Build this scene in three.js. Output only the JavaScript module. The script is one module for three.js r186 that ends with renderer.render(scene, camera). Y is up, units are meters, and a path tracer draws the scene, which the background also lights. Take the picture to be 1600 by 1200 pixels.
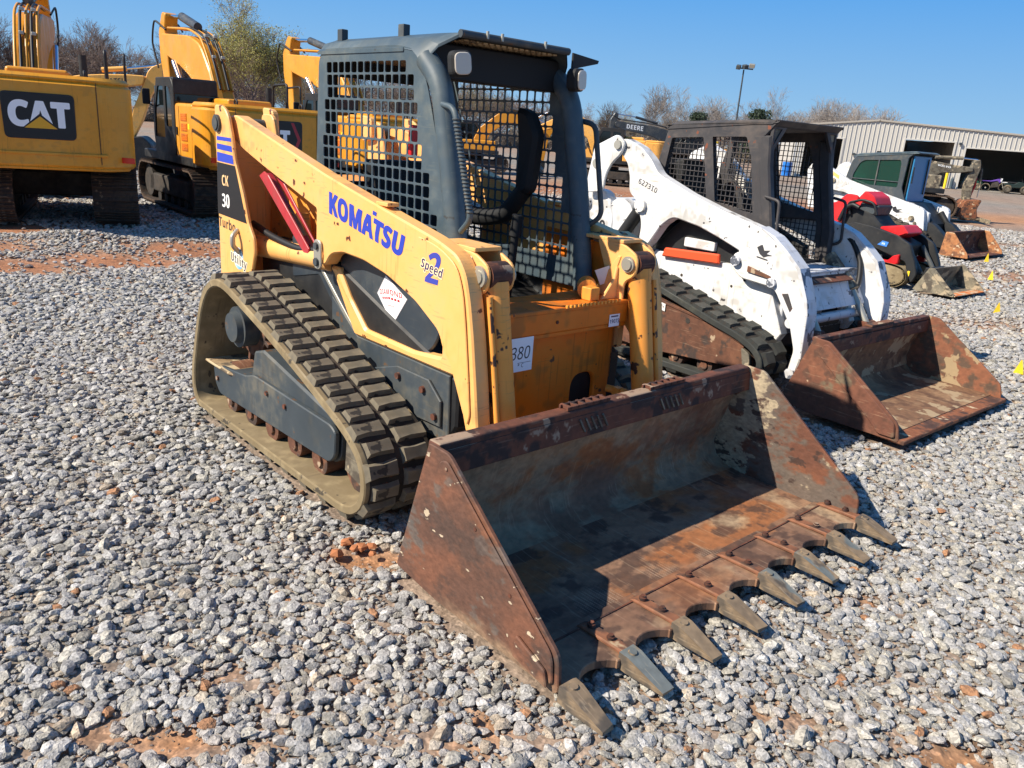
import * as THREE from 'three';
import { RoundedBoxGeometry } from 'three/addons/geometries/RoundedBoxGeometry.js';
import { ConvexGeometry } from 'three/addons/geometries/ConvexGeometry.js';
import { mergeGeometries, toCreasedNormals } from 'three/addons/utils/BufferGeometryUtils.js';

// ---------------------------------------------------------------- camera, sky, sun, exposure
const scene = new THREE.Scene();
const camera = new THREE.PerspectiveCamera(2 * Math.atan(600 / 1230) * 180 / Math.PI, 4 / 3, 0.05, 2000);
camera.rotation.order = 'YXZ';
camera.position.set(0, 1.6, 0);
camera.rotation.set(-0.3089, 0, 0.0734);
camera.updateMatrixWorld();

const renderer = new THREE.WebGLRenderer({ antialias: true });
renderer.setSize(1024, 768);
renderer.toneMapping = THREE.LinearToneMapping;
renderer.toneMappingExposure = 1.55;
renderer.shadowMap.enabled = true;

const SUN = new THREE.Vector3(-0.586, 0.54, 0.214).normalize();
{ // clear blue sky: paler towards the horizon, a soft glow round the sun
  const W = 512, H = 256, d = new Float32Array(W * H * 4);
  const mix = (a, b, t) => a + (b - a) * t;
  const zen = [0.020, 0.068, 0.215], mid = [0.068, 0.246, 0.545], hor = [0.24, 0.395, 0.525], low = [0.18, 0.15, 0.12];
  for (let j = 0; j < H; j++) for (let i = 0; i < W; i++) {
    const el = ((j + 0.5) / H - 0.5) * Math.PI, az = ((i + 0.5) / W - 0.5) * 2 * Math.PI;
    const dir = new THREE.Vector3(Math.cos(el) * Math.cos(az), Math.sin(el), Math.cos(el) * Math.sin(az));
    const k = (j * W + i) * 4, e = el / (Math.PI / 2);
    for (let c = 0; c < 3; c++) {
      let v;
      if (e < 0) v = mix(hor[c], low[c], Math.min(1, -e * 12));
      else { const t = Math.min(1, e / 0.115); v = mix(hor[c], mid[c], Math.pow(t, 0.85)); v = mix(v, zen[c], Math.min(1, Math.max(0, (e - 0.14) / 0.6))); }
      const g = Math.max(0, dir.dot(SUN));
      if (e >= 0) v += [0.4, 0.38, 0.34][c] * Math.pow(g, 40);
      d[k + c] = v;
    }
    d[k + 3] = 1;
  }
  const sky = new THREE.DataTexture(d, W, H, THREE.RGBAFormat, THREE.FloatType);
  sky.mapping = THREE.EquirectangularReflectionMapping; sky.magFilter = sky.minFilter = THREE.LinearFilter; sky.needsUpdate = true;
  scene.background = sky; scene.environment = sky;
}
const sun = new THREE.DirectionalLight(new THREE.Color().setRGB(1, 0.91, 0.77), 5);
sun.position.copy(SUN).multiplyScalar(60).add(new THREE.Vector3(0, 0, -8)); sun.target.position.set(0, 0, -8);
sun.castShadow = true; sun.shadow.radius = 1; sun.shadow.mapSize.set(4096, 4096);
Object.assign(sun.shadow.camera, { left: -30, right: 30, top: 30, bottom: -30, near: 1, far: 160 });
scene.add(sun, sun.target);

// ---------------------------------------------------------------- random, noise, textures
function rng(s) { return () => { s |= 0; s = s + 0x6D2B79F5 | 0; let t = Math.imul(s ^ s >>> 15, 1 | s); t = t + Math.imul(t ^ t >>> 7, 61 | t) ^ t; return ((t ^ t >>> 14) >>> 0) / 4294967296; }; }
const LAT = (() => { const r = rng(77), a = new Float32Array(65536); for (let i = 0; i < 65536; i++) a[i] = r(); return a; })();
const h2 = (x, y, s) => LAT[((x * 374761 + y * 668265 + s * 9176) >>> 0) % 65521];
function vn(x, y, per, s) { // value noise, periodic
  const x0 = Math.floor(x), y0 = Math.floor(y), fx = x - x0, fy = y - y0, u = fx * fx * (3 - 2 * fx), v = fy * fy * (3 - 2 * fy);
  const m = (n) => ((n % per) + per) % per, a = m(x0), b = m(x0 + 1), c = m(y0), d = m(y0 + 1);
  return (h2(a, c, s) * (1 - u) + h2(b, c, s) * u) * (1 - v) + (h2(a, d, s) * (1 - u) + h2(b, d, s) * u) * v;
}
function fbm(u, v, f, oct, s) { let r = 0, a = 0.5, t = 0; for (let o = 0; o < oct; o++) { r += a * vn(u * f, v * f, f, s + o * 31); t += a; a *= 0.55; f *= 2; } return r / t; }
const wn = (x, z, s) => { // free noise in metres
  return fbm((x + 512) / 1024, (z + 512) / 1024, 1024, 3, s);
};
const sm = (a, b, x) => { const t = Math.min(1, Math.max(0, (x - a) / (b - a))); return t * t * (3 - 2 * t); };
const lerp3 = (a, b, t) => [a[0] + (b[0] - a[0]) * t, a[1] + (b[1] - a[1]) * t, a[2] + (b[2] - a[2]) * t];
function dataTex(size, fn, srgb = true, w = size, h = size) {
  const d = new Uint8Array(w * h * 4);
  for (let j = 0; j < h; j++) for (let i = 0; i < w; i++) {
    const c = fn((i + 0.5) / w, (j + 0.5) / h), k = (j * w + i) * 4;
    if (typeof c === 'number') d[k] = d[k + 1] = d[k + 2] = Math.max(0, Math.min(255, c)); else for (let q = 0; q < 3; q++) d[k + q] = Math.max(0, Math.min(255, c[q]));
    d[k + 3] = 255;
  }
  const t = new THREE.DataTexture(d, w, h); t.wrapS = t.wrapT = THREE.RepeatWrapping; t.magFilter = t.minFilter = THREE.LinearFilter;
  if (srgb) t.colorSpace = THREE.SRGBColorSpace; t.needsUpdate = true; return t;
}
const std = (o) => new THREE.MeshStandardMaterial({ side: THREE.DoubleSide, ...o });
const rgb = (r, g, b) => new THREE.Color().setRGB(r / 255, g / 255, b / 255, THREE.SRGBColorSpace);
const ROUGH = dataTex(256, (u, v) => 255 * Math.min(1, 0.84 + (fbm(u, v, 5, 4, 2) - 0.5) * 0.7), false), RBUMP = dataTex(256, (u, v) => 255 * (0.6 * fbm(u, v, 30, 4, 22) + 0.4 * fbm(u, v, 6, 3, 20)), false);
// paint that has been outdoors: faint mottling, dust, chips down to rust or primer
function paint(base, { chip = [92, 52, 30], chips = 0.78, dust = [190, 165, 130], dustAmt = 0.25, mott = 10, seed = 1, size = 384, rough = 0.5, streak = 0.25, coat = 0 } = {}) {
  const map = dataTex(size, (u, v) => {
    const n = fbm(u, v, 3, 5, seed), f = fbm(u, v, 24, 4, seed + 5), st = fbm(u, v * 0.999, 18, 2, seed + 9) * fbm(u, v, 2, 2, seed + 3);
    let c = base.map((b, i) => b + (n - 0.5) * mott * 2 + (f - 0.5) * mott);
    c = lerp3(c, dust, dustAmt * sm(0.45, 0.8, n * 0.6 + f * 0.4));
    c = lerp3(c, dust.map((x) => x * 0.7), streak * sm(0.3, 0.55, st));
    const scr = vn(u * 7, v * 190, 190, seed + 23) * 0.6 + vn(u * 29, v * 380, 380, seed + 25) * 0.4; c = lerp3(c, dust.map((x) => x * 0.82), 0.5 * sm(0.74, 0.86, scr) * sm(0.4, 0.7, n));
    const run = vn(u * 120, v * 5, 120, seed + 27); c = lerp3(c, chip.map((x, i) => x * 0.5 + base[i] * 0.3), 0.28 * sm(0.72, 0.95, run) * sm(0.45, 0.7, fbm(u, v, 5, 3, seed + 29)));
    const ch = fbm(u, v, 20, 4, seed + 13) * 0.75 + fbm(u, v, 4, 3, seed + 17) * 0.25;
    return lerp3(c, chip, sm(chips, chips + 0.02, ch));
  });
  return std({ map, roughnessMap: ROUGH, roughness: rough * 1.2 });
}
function rusty(seed, { a = [122, 62, 38], b = [158, 88, 50], c = [70, 44, 36], d = [196, 172, 140], mud = 0.62, old = null, oldAt = 0.6, size = 384 } = {}) {
  const map = dataTex(size, (u, v) => {
    const n = fbm(u, v, 3, 5, seed), f = fbm(u, v, 14, 5, seed + 4), g = fbm(u, v, 40, 3, seed + 8);
    let k = lerp3(a, b, sm(0.35, 0.65, n)); k = lerp3(k, c, sm(0.5, 0.68, f));
    if (old) k = lerp3(k, old, sm(oldAt, oldAt + 0.06, fbm(u, v, 4, 5, seed + 21)));
    const scr = vn(u * 6, v * 170, 170, seed + 41) * 0.6 + vn(u * 24, v * 330, 330, seed + 43) * 0.4; k = lerp3(k, d, 0.35 * sm(0.70, 0.85, scr)); k = k.map((x) => x * (0.86 + 0.28 * g));
    return lerp3(k, d, sm(mud, mud + 0.05, fbm(u, v, 9, 5, seed + 31)));
  });
  return std({ map, bumpMap: RBUMP, bumpScale: 0.003, roughness: 0.82, metalness: 0.1 });
}
const M = {};
M.cream = paint([242, 178, 102], { chips: 0.725, seed: 3, mott: 12, dust: [206, 164, 116], dustAmt: 0.4, rough: 0.42, streak: 0.3 });
M.creamWorn = paint([236, 154, 62], { chips: 0.655, chip: [70, 44, 30], seed: 5, mott: 9, dust: [196, 150, 96], rough: 0.5, streak: 0.4 });
M.orange = paint([220, 114, 16], { chips: 0.715, chip: [92, 60, 34], seed: 6, mott: 9, dust: [184, 122, 60], rough: 0.55, streak: 0.45 });  // cream loader paint, deepened: the shade of its front is put into the colour
M.slate = paint([67, 82, 91], { chips: 0.775, chip: [60, 62, 62], seed: 7, mott: 6, dust: [140, 140, 128], dustAmt: 0.35, rough: 0.5 });
M.slateDark = paint([58, 66, 72], { chips: 0.715, chip: [96, 70, 50], seed: 8, mott: 7, dust: [140, 124, 98], dustAmt: 0.5, rough: 0.6 });
M.black = paint([26, 27, 29], { chips: 0.775, chip: [60, 54, 48], seed: 9, mott: 4, dust: [90, 82, 70], dustAmt: 0.25, rough: 0.55 });
M.cabIn = std({ color: rgb(22, 23, 25), roughness: 0.75 });
M.panel = paint([52, 60, 68], { chips: 0.795, seed: 10, mott: 4, dust: [104, 104, 98], dustAmt: 0.3, rough: 0.32 });
M.white = paint([222, 222, 222], { chips: 0.735, chip: [70, 66, 66], seed: 11, mott: 8, dust: [190, 178, 158], dustAmt: 0.4, rough: 0.42, streak: 0.35 });
M.whiteWorn = paint([206, 208, 214], { chips: 0.620, chip: [92, 96, 106], seed: 12, mott: 7, dust: [200, 188, 168], rough: 0.5, streak: 0.3 });
M.charcoal = paint([56, 54, 56], { chips: 0.715, chip: [120, 66, 44], seed: 13, mott: 7, dust: [128, 108, 92], dustAmt: 0.4, rough: 0.6 });
M.cat = paint([216, 146, 34], { chips: 0.815, chip: [120, 90, 40], seed: 14, mott: 6, dust: [200, 150, 76], dustAmt: 0.3, rough: 0.4, streak: 0.2 });
M.palekom = paint([236, 172, 80], { chips: 0.795, seed: 15, mott: 7, rough: 0.5 });
M.rust = rusty(20, { a: [116, 70, 48], b: [144, 90, 58], c: [78, 54, 44], mud: 0.68 });
M.rustDark = rusty(24, { a: [84, 52, 42], b: [106, 62, 44], c: [52, 38, 36], mud: 0.66, d: [150, 128, 108] });
M.rustFrame = rusty(28, { a: [96, 62, 46], b: [120, 80, 58], c: [66, 52, 46], mud: 0.7, d: [172, 150, 124] });
M.rustBlue = rusty(33, { a: [116, 99, 80], b: [136, 116, 92], c: [88, 79, 69], old: [106, 111, 109], oldAt: 0.56, mud: 0.76 });
M.adapter = rusty(35, { a: [104, 66, 48], b: [128, 84, 60], c: [82, 60, 50], mud: 0.66, d: [170, 146, 116] });
M.mudSteel = rusty(37, { a: [128, 104, 76], b: [164, 140, 106], c: [92, 80, 66], mud: 0.55, d: [186, 166, 132] });
M.greySteel = rusty(41, { a: [104, 98, 86], b: [134, 124, 104], c: [84, 76, 66], mud: 0.62, d: [168, 152, 126] });
M.rubber = paint([60, 55, 47], { chips: 0.675, chip: [38, 36, 34], seed: 16, mott: 12, dust: [138, 120, 92], dustAmt: 0.85, rough: 0.85, streak: 0.6 });
M.rubberTop = paint([100, 93, 80], { chips: 0.66, chip: [42, 40, 37], seed: 17, mott: 20, dust: [142, 128, 102], dustAmt: 0.85, rough: 0.9, streak: 0.7 });
M.rubberClean = paint([46, 48, 46], { chips: 0.755, seed: 18, mott: 6, dust: [92, 90, 76], dustAmt: 0.5, rough: 0.8 });
M.mudBelt = paint([128, 112, 84], { chips: 0.715, chip: [70, 62, 50], seed: 19, mott: 14, dust: [164, 146, 110], dustAmt: 0.8, rough: 0.9, streak: 0.5 });
M.beltDark = paint([38, 34, 30], { chips: 0.7, seed: 119, mott: 9, dust: [84, 68, 52], dustAmt: 0.5, rough: 0.95, streak: 0.5 });
M.steel = std({ color: rgb(150, 150, 150), metalness: 0.85, roughness: 0.35 });
M.zinc = std({ color: rgb(176, 172, 160), metalness: 0.6, roughness: 0.5 });
M.chrome = std({ color: rgb(220, 222, 226), metalness: 1, roughness: 0.14 });
M.shoe = rusty(45, { a: [58, 47, 40], b: [76, 60, 48], c: [40, 35, 32], mud: 0.72, d: [128, 106, 84] });
M.hose = std({ color: rgb(24, 24, 26), roughness: 0.55 });
M.red = paint([176, 48, 56], { chips: 0.775, chip: [96, 46, 40], seed: 50, mott: 8, dust: [178, 108, 98], rough: 0.45 });
M.redBright = paint([206, 30, 34], { chips: 0.805, seed: 51, mott: 6, dust: [190, 80, 70], rough: 0.4 });
M.reflect = std({ color: rgb(210, 44, 24), roughness: 0.25 });
M.orangeBar = std({ color: rgb(232, 82, 40), roughness: 0.5 });
M.blue = std({ color: rgb(48, 122, 170), roughness: 0.35 });
M.blueVinyl = std({ color: rgb(36, 58, 176), roughness: 0.4 });
M.lens = new THREE.MeshPhysicalMaterial({ color: rgb(196, 186, 172), roughness: 0.25, clearcoat: 0.6, side: THREE.DoubleSide });
M.glassGreen = new THREE.MeshPhysicalMaterial({ color: rgb(64, 116, 104), roughness: 0.05, transmission: 0.75, thickness: 0, side: THREE.DoubleSide });
M.glassDark = std({ color: rgb(22, 28, 30), roughness: 0.06 });
M.deere = paint([58, 62, 66], { chips: 0.835, seed: 52, mott: 4, rough: 0.4 });
M.yellowFlag = std({ color: rgb(246, 206, 40), roughness: 0.6 });
M.wire = std({ color: rgb(150, 140, 120), roughness: 0.5, metalness: 0.5 });
M.barn = std({ color: rgb(196, 192, 184), roughness: 0.6 });
M.barnTrim = std({ color: rgb(168, 160, 148), roughness: 0.6 });
M.dark = paint([46, 42, 39], { seed: 77, mott: 6, dust: [96, 80, 64], dustAmt: 0.4, rough: 0.85 });
M.concrete = std({ color: rgb(160, 154, 144), roughness: 0.9 });

// ---------------------------------------------------------------- geometry helpers
const V = (x, y, z) => new THREE.Vector3(x, y, z);
function boxUV(g) { // uv in metres, taken across each face
  if (g.index) g = g.toNonIndexed();
  const p = g.attributes.position, uv = new Float32Array(p.count * 2), a = V(), b = V(), c = V(), n = V();
  for (let i = 0; i < p.count; i += 3) {
    a.fromBufferAttribute(p, i); b.fromBufferAttribute(p, i + 1); c.fromBufferAttribute(p, i + 2);
    n.crossVectors(b.clone().sub(a), c.clone().sub(a)); const X = Math.abs(n.x), Y = Math.abs(n.y), Z = Math.abs(n.z);
    [a, b, c].forEach((q, k) => { const o = (i + k) * 2; if (Z >= X && Z >= Y) { uv[o] = q.x; uv[o + 1] = q.y; } else if (X >= Y) { uv[o] = q.z; uv[o + 1] = q.y; } else { uv[o] = q.x; uv[o + 1] = q.z; } });
  }
  g.setAttribute('uv', new THREE.BufferAttribute(uv, 2));
  for (const k of Object.keys(g.attributes)) if (!['position', 'normal', 'uv'].includes(k)) g.deleteAttribute(k);
  g.morphAttributes = {}; g.clearGroups?.(); return g;
}
const fin = (g) => { if (!g.attributes.normal) g.computeVertexNormals(); return boxUV(g); };
function merge(list) { list = list.flat(9).map((g) => (g.userData.done ? g : fin(g))); const m = list.length === 1 ? list[0] : mergeGeometries(list, false); m.userData.done = true; return m; }
function tf(g, { p = [0, 0, 0], r = [0, 0, 0], s = 1 } = {}) { const m = new THREE.Matrix4().compose(V(...p), new THREE.Quaternion().setFromEuler(new THREE.Euler(...r)), typeof s === 'number' ? V(s, s, s) : V(...s)); g.applyMatrix4(m); return g; }
function box(x0, x1, y0, y1, z0, z1, bev = 0.006, r) {
  const sx = Math.abs(x1 - x0), sy = Math.abs(y1 - y0), sz = Math.abs(z1 - z0), b = Math.min(bev, sx / 2.2, sy / 2.2, sz / 2.2);
  const g = b > 0.0008 ? new RoundedBoxGeometry(sx, sy, sz, 1, b) : new THREE.BoxGeometry(sx, sy, sz);
  if (r) tf(g, { r }); return tf(g, { p: [(x0 + x1) / 2, (y0 + y1) / 2, (z0 + z1) / 2] });
}
function shapeOf(pts, holes = []) { const s = new THREE.Shape(pts.map((q) => new THREE.Vector2(q[0], q[1]))); for (const h of holes) s.holes.push(new THREE.Path(h.map((q) => new THREE.Vector2(q[0], q[1])))); return s; }
function plate(pts, z0, z1, bev = 0.004, holes = []) { // outline in x,y, thickness along z
  const d = Math.abs(z1 - z0), b = Math.min(bev, d / 2.5);
  const g = new THREE.ExtrudeGeometry(shapeOf(pts, holes), { depth: d - 2 * b, bevelEnabled: b > 0.0005, bevelSize: b, bevelThickness: b, bevelOffset: -b, bevelSegments: 1, curveSegments: 8, steps: 1 });
  g.translate(0, 0, Math.min(z0, z1) + b); return g;
}
function slab(pts, y0, y1, bev = 0.004, holes = []) { // outline in x,z, thickness along y
  const g = plate(pts.map(([x, z]) => [x, -z]), y0, y1, bev, holes.map((h) => h.map(([x, z]) => [x, -z]))); g.rotateX(-Math.PI / 2); return g;
}
function face(pts, x0, x1, bev = 0.004, holes = []) { // outline in z,y, thickness along x
  const g = plate(pts.map(([z, y]) => [-z, y]), x0, x1, bev, holes.map((h) => h.map(([z, y]) => [-z, y]))); g.rotateY(Math.PI / 2); return g;
}
function smoothLoop(pts, n = 60, closed = true, tension = 0.5) { const c = new THREE.CatmullRomCurve3(pts.map((q) => V(q[0], q[1], q[2] || 0)), closed, 'catmullrom', tension); return c.getSpacedPoints(n).slice(0, closed ? n : n + 1).map((v) => [v.x, v.y]); }
function roundPoly(pts, r = 0.03, seg = 4) { // polygon with rounded corners
  const out = []; const n = pts.length;
  for (let i = 0; i < n; i++) {
    const p = pts[(i + n - 1) % n], c = pts[i], q = pts[(i + 1) % n], rr = c[2] ?? r;
    const d1 = Math.hypot(p[0] - c[0], p[1] - c[1]), d2 = Math.hypot(q[0] - c[0], q[1] - c[1]), t = Math.min(rr, d1 * 0.45, d2 * 0.45);
    if (t < 1e-4) { out.push([c[0], c[1]]); continue; }
    const a = [c[0] + (p[0] - c[0]) / d1 * t, c[1] + (p[1] - c[1]) / d1 * t], b = [c[0] + (q[0] - c[0]) / d2 * t, c[1] + (q[1] - c[1]) / d2 * t];
    for (let k = 0; k <= seg; k++) { const u = k / seg, w = 1 - u; out.push([w * w * a[0] + 2 * w * u * c[0] + u * u * b[0], w * w * a[1] + 2 * w * u * c[1] + u * u * b[1]]); }
  }
  return out;
}
function cyl(a, b, r, r2 = r, seg = 18) { a = V(...a); b = V(...b); const d = b.clone().sub(a), g = new THREE.CylinderGeometry(r2, r, d.length(), seg, 1); g.applyQuaternion(new THREE.Quaternion().setFromUnitVectors(V(0, 1, 0), d.clone().normalize())); g.translate((a.x + b.x) / 2, (a.y + b.y) / 2, (a.z + b.z) / 2); return g; }
function tube(pts, r, seg = 8, per = 8, tension = 0.3) { const c = new THREE.CatmullRomCurve3(pts.map((q) => V(...q)), false, 'catmullrom', tension); return new THREE.TubeGeometry(c, Math.max(2, (pts.length - 1) * per), r, seg, false); }
function bent(pts, r, seg = 8, rad = 0.05) { // pipe with rounded bends
  const P = pts.map((q) => V(...q)), path = new THREE.CurvePath(); let from = P[0];
  for (let i = 1; i < P.length - 1; i++) { const c = P[i], a = c.clone().add(P[i - 1].clone().sub(c).setLength(Math.min(rad, c.distanceTo(P[i - 1]) * 0.45))), b = c.clone().add(P[i + 1].clone().sub(c).setLength(Math.min(rad, c.distanceTo(P[i + 1]) * 0.45))); path.add(new THREE.LineCurve3(from, a)); path.add(new THREE.QuadraticBezierCurve3(a, c, b)); from = b; }
  path.add(new THREE.LineCurve3(from, P[P.length - 1]));
  return new THREE.TubeGeometry(path, P.length * 10, r, seg, false);
}
const bolt = (x, y, z, r = 0.012, h = 0.01, axis = 'z', s = 1) => { const g = new THREE.CylinderGeometry(r, r, h, 6); if (axis === 'z') g.rotateX(Math.PI / 2); if (axis === 'x') g.rotateZ(Math.PI / 2); g.translate(x + (axis === 'x' ? s * h / 2 : 0), y + (axis === 'y' ? h / 2 : 0), z + (axis === 'z' ? s * h / 2 : 0)); return g; };
const mirrorZ = (g) => { g = merge([g.clone()]); g.userData.done = true; const p = g.attributes.position, n = g.attributes.normal, u = g.attributes.uv; for (let i = 0; i < p.count; i++) { p.setZ(i, -p.getZ(i)); n.setZ(i, -n.getZ(i)); } for (const at of [p, n, u]) { const s = at.itemSize, A = at.array; for (let i = 0; i < at.count; i += 3) for (let k = 0; k < s; k++) { const t = A[(i + 1) * s + k]; A[(i + 1) * s + k] = A[(i + 2) * s + k]; A[(i + 2) * s + k] = t; } } return g; };
// ---------------------------------------------------------------- objects
const taken = {};
function numbered(n) { taken[n] = (taken[n] ?? -1) + 1; return taken[n] ? `${n}_${String(taken[n]).padStart(3, '0')}` : n; }
function thing(name, label, category, group, [x, y, z] = [0, 0, 0], yaw = 0) { const o = new THREE.Group(); o.name = numbered(name); o.position.set(x, y, z); o.rotation.y = -yaw; o.userData = { label, category }; if (group) o.userData.group = group; scene.add(o); return o; }
function part(name, geo, mat, parent, label) { const m = new THREE.Mesh(Array.isArray(geo) ? merge(geo) : geo.userData.done ? geo : merge([geo]), mat); m.name = name; m.castShadow = m.receiveShadow = true; parent.add(m); if (label) m.userData.label = label; return m; }
function structure(name, geo, mat, label) { const m = new THREE.Mesh(geo, mat); m.name = numbered(name); m.userData = { kind: 'structure', label }; m.castShadow = m.receiveShadow = true; scene.add(m); return m; }
function canvas(w, h, draw) { const c = document.createElement('canvas'); c.width = w; c.height = h; const x = c.getContext('2d'); draw(x, w, h); const t = new THREE.CanvasTexture(c); t.colorSpace = THREE.SRGBColorSpace; return t; }
// a sticker: thin sheet with corners tl, tr, br, bl (given in local metres)
function sticker(name, parent, tl, tr, br, bl, tex, { alpha = false, rough = 0.45 } = {}) {
  const g = new THREE.BufferGeometry(); g.setAttribute('position', new THREE.Float32BufferAttribute([...tl, ...bl, ...br, ...tl, ...br, ...tr], 3)); g.setAttribute('uv', new THREE.Float32BufferAttribute([0, 1, 0, 0, 1, 0, 0, 1, 1, 0, 1, 1], 2)); g.computeVertexNormals();
  const m = new THREE.Mesh(g, std({ map: tex, roughness: rough, ...(alpha ? { alphaTest: 0.5, transparent: true } : {}) })); m.name = name; m.castShadow = m.receiveShadow = true; parent.add(m); return m;
}
// ---------------------------------------------------------------- ground: orange clay lot under crushed grey stone
const CK = { yaw: 0.8214, x: -0.397, z: -3.973 }, TW = { yaw: 0.8534, x: 1.611, z: -6.308 }, GL = { yaw: 0.85, x: 7.34, z: -16.11 }, DL = { yaw: 0.88, x: 5.03, z: -11.01 };
const toLocal = (m, x, z) => { const dx = x - m.x, dz = z - m.z, c = Math.cos(m.yaw), s = Math.sin(m.yaw); return [dx * c + dz * s, -dx * s + dz * c]; };
const spots = [ // bare clay: x, z, radius x, radius z, strength
  [-5.2, -7.8, 1.0, 0.55, 1], [-4.45, -8.5, 0.9, 0.6, 1.1], [-3.9, -9.5, 0.9, 0.7, 1.1], [-6.1, -8.7, 0.9, 0.5, 1], [-3.3, -10.4, 0.9, 0.7, 1], [-6.6, -10.0, 0.9, 0.6, 0.9], [-0.84, -1.70, 0.17, 0.06, 1.0], [-1.06, -1.72, 0.12, 0.06, 0.9], [-0.52, -2.72, 0.22, 0.10, 1.0], [1.39, -2.67, 0.15, 0.06, 0.6],
  [0.93, -1.96, 0.14, 0.06, 0.7], [1.33, -1.87, 0.13, 0.06, 1], [15, -27.5, 13, 2.2, 1.1], [8.2, -12.5, 3.2, 0.7, 0.6], [5.0, -8.4, 2.4, 0.5, 0.55], [9.5, -18, 4, 0.8, 0.7], [-0.15, -1.78, 0.18, 0.07, 0.6], [0.12, -1.8, 0.16, 0.06, 0.7], [3.6, -3.6, 0.3, 0.12, 0.5], [3, -26, 16, 4, 0.95], [-8, -24, 10, 3, 0.6],
];
function clay(x, z) {
  let c = 0; for (const [a, b, rx, rz, s] of spots) { const d = ((x - a) / rx) ** 2 + ((z - b) / rz) ** 2; if (d < 4) c = Math.max(c, s * Math.exp(-d * 1.1)); }
  const n = wn(x * 1.6, z * 1.6, 3), f = wn(x * 7, z * 7, 5);
  c += (f - 0.5) * 0.45 * Math.min(1, c * 3);
  c += 0.7 * sm(0.61, 0.78, n * 0.45 + f * 0.55) * (z > -3.0 ? 0.7 : 0.35);
  return Math.max(0, Math.min(1, c));
}
function gh(x, z) { let y = (wn(x * 0.7, z * 0.7, 9) - 0.5) * 0.05 - 0.022 * sm(0, 1, clay(x, z)); y += 0.11 * Math.exp(-(((x + 5.3) / 0.55) ** 2 + ((z + 9.5) / 0.3) ** 2)); y += 0.08 * Math.exp(-(((x + 7.1) / 0.6) ** 2 + ((z + 8.2) / 0.3) ** 2)); return y - 0.028; }
{
  const ax = (t) => { const a = Math.abs(t), s = Math.sign(t); return s * (a < 0.72 ? 13 * a / 0.72 : 13 * Math.pow(75, (a - 0.72) / 0.28)); };
  const N = 260, pos = [], col = [], uv = [], idx = [];
  for (let j = 0; j <= N; j++) for (let i = 0; i <= N; i++) {
    const x = ax(i / N * 2 - 1), z = ax(j / N * 2 - 1) - 9.5, near = Math.hypot(x, z + 9) < 60;
    const c = near ? clay(x, z) : 0.35 * wn(x * 0.03, z * 0.03, 4), y = near ? gh(x, z) : -0.03;
    const n = wn(x * 0.35, z * 0.35, 12), p = wn(x * 0.11, z * 0.11, 14); // stone dust, clay and tan soil in patches
    let k = lerp3(lerp3([0.32, 0.29, 0.25], [0.40, 0.33, 0.25], sm(0.3, 0.7, p)), lerp3([0.58, 0.28, 0.125], [0.46, 0.19, 0.085], sm(0.4, 0.6, p)), Math.min(1, 0.04 + 0.2 * sm(0.35, 0.65, n) + c));
    pos.push(x, y, z); col.push(...k); uv.push(x, z);
  }
  for (let j = 0; j < N; j++) for (let i = 0; i < N; i++) { const a = j * (N + 1) + i; idx.push(a, a + N + 1, a + 1, a + 1, a + N + 1, a + N + 2); }
  const g = new THREE.BufferGeometry(); g.setAttribute('position', new THREE.Float32BufferAttribute(pos, 3)); g.setAttribute('color', new THREE.Float32BufferAttribute(col, 3)); g.setAttribute('uv', new THREE.Float32BufferAttribute(uv, 2)); g.setIndex(idx); g.computeVertexNormals();
  const map = dataTex(1024, (u, v) => { const a = fbm(u, v, 90, 4, 60), b = fbm(u, v, 8, 4, 61), p = fbm(u, v, 200, 2, 63); return 255 * Math.min(1, 0.62 + 0.35 * a + 0.22 * (b - 0.5) + 0.2 * sm(0.62, 0.75, p)); });
  const bump = dataTex(1024, (u, v) => 255 * (0.55 * fbm(u, v, 90, 4, 60) + 0.45 * fbm(u, v, 30, 3, 62)), false);
  map.repeat.set(0.4, 0.4); bump.repeat.set(0.4, 0.4);
  structure('ground', g, std({ map, bumpMap: bump, bumpScale: 0.02, vertexColors: true, roughness: 0.95 }), 'orange clay ground of the equipment lot');
}
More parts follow.
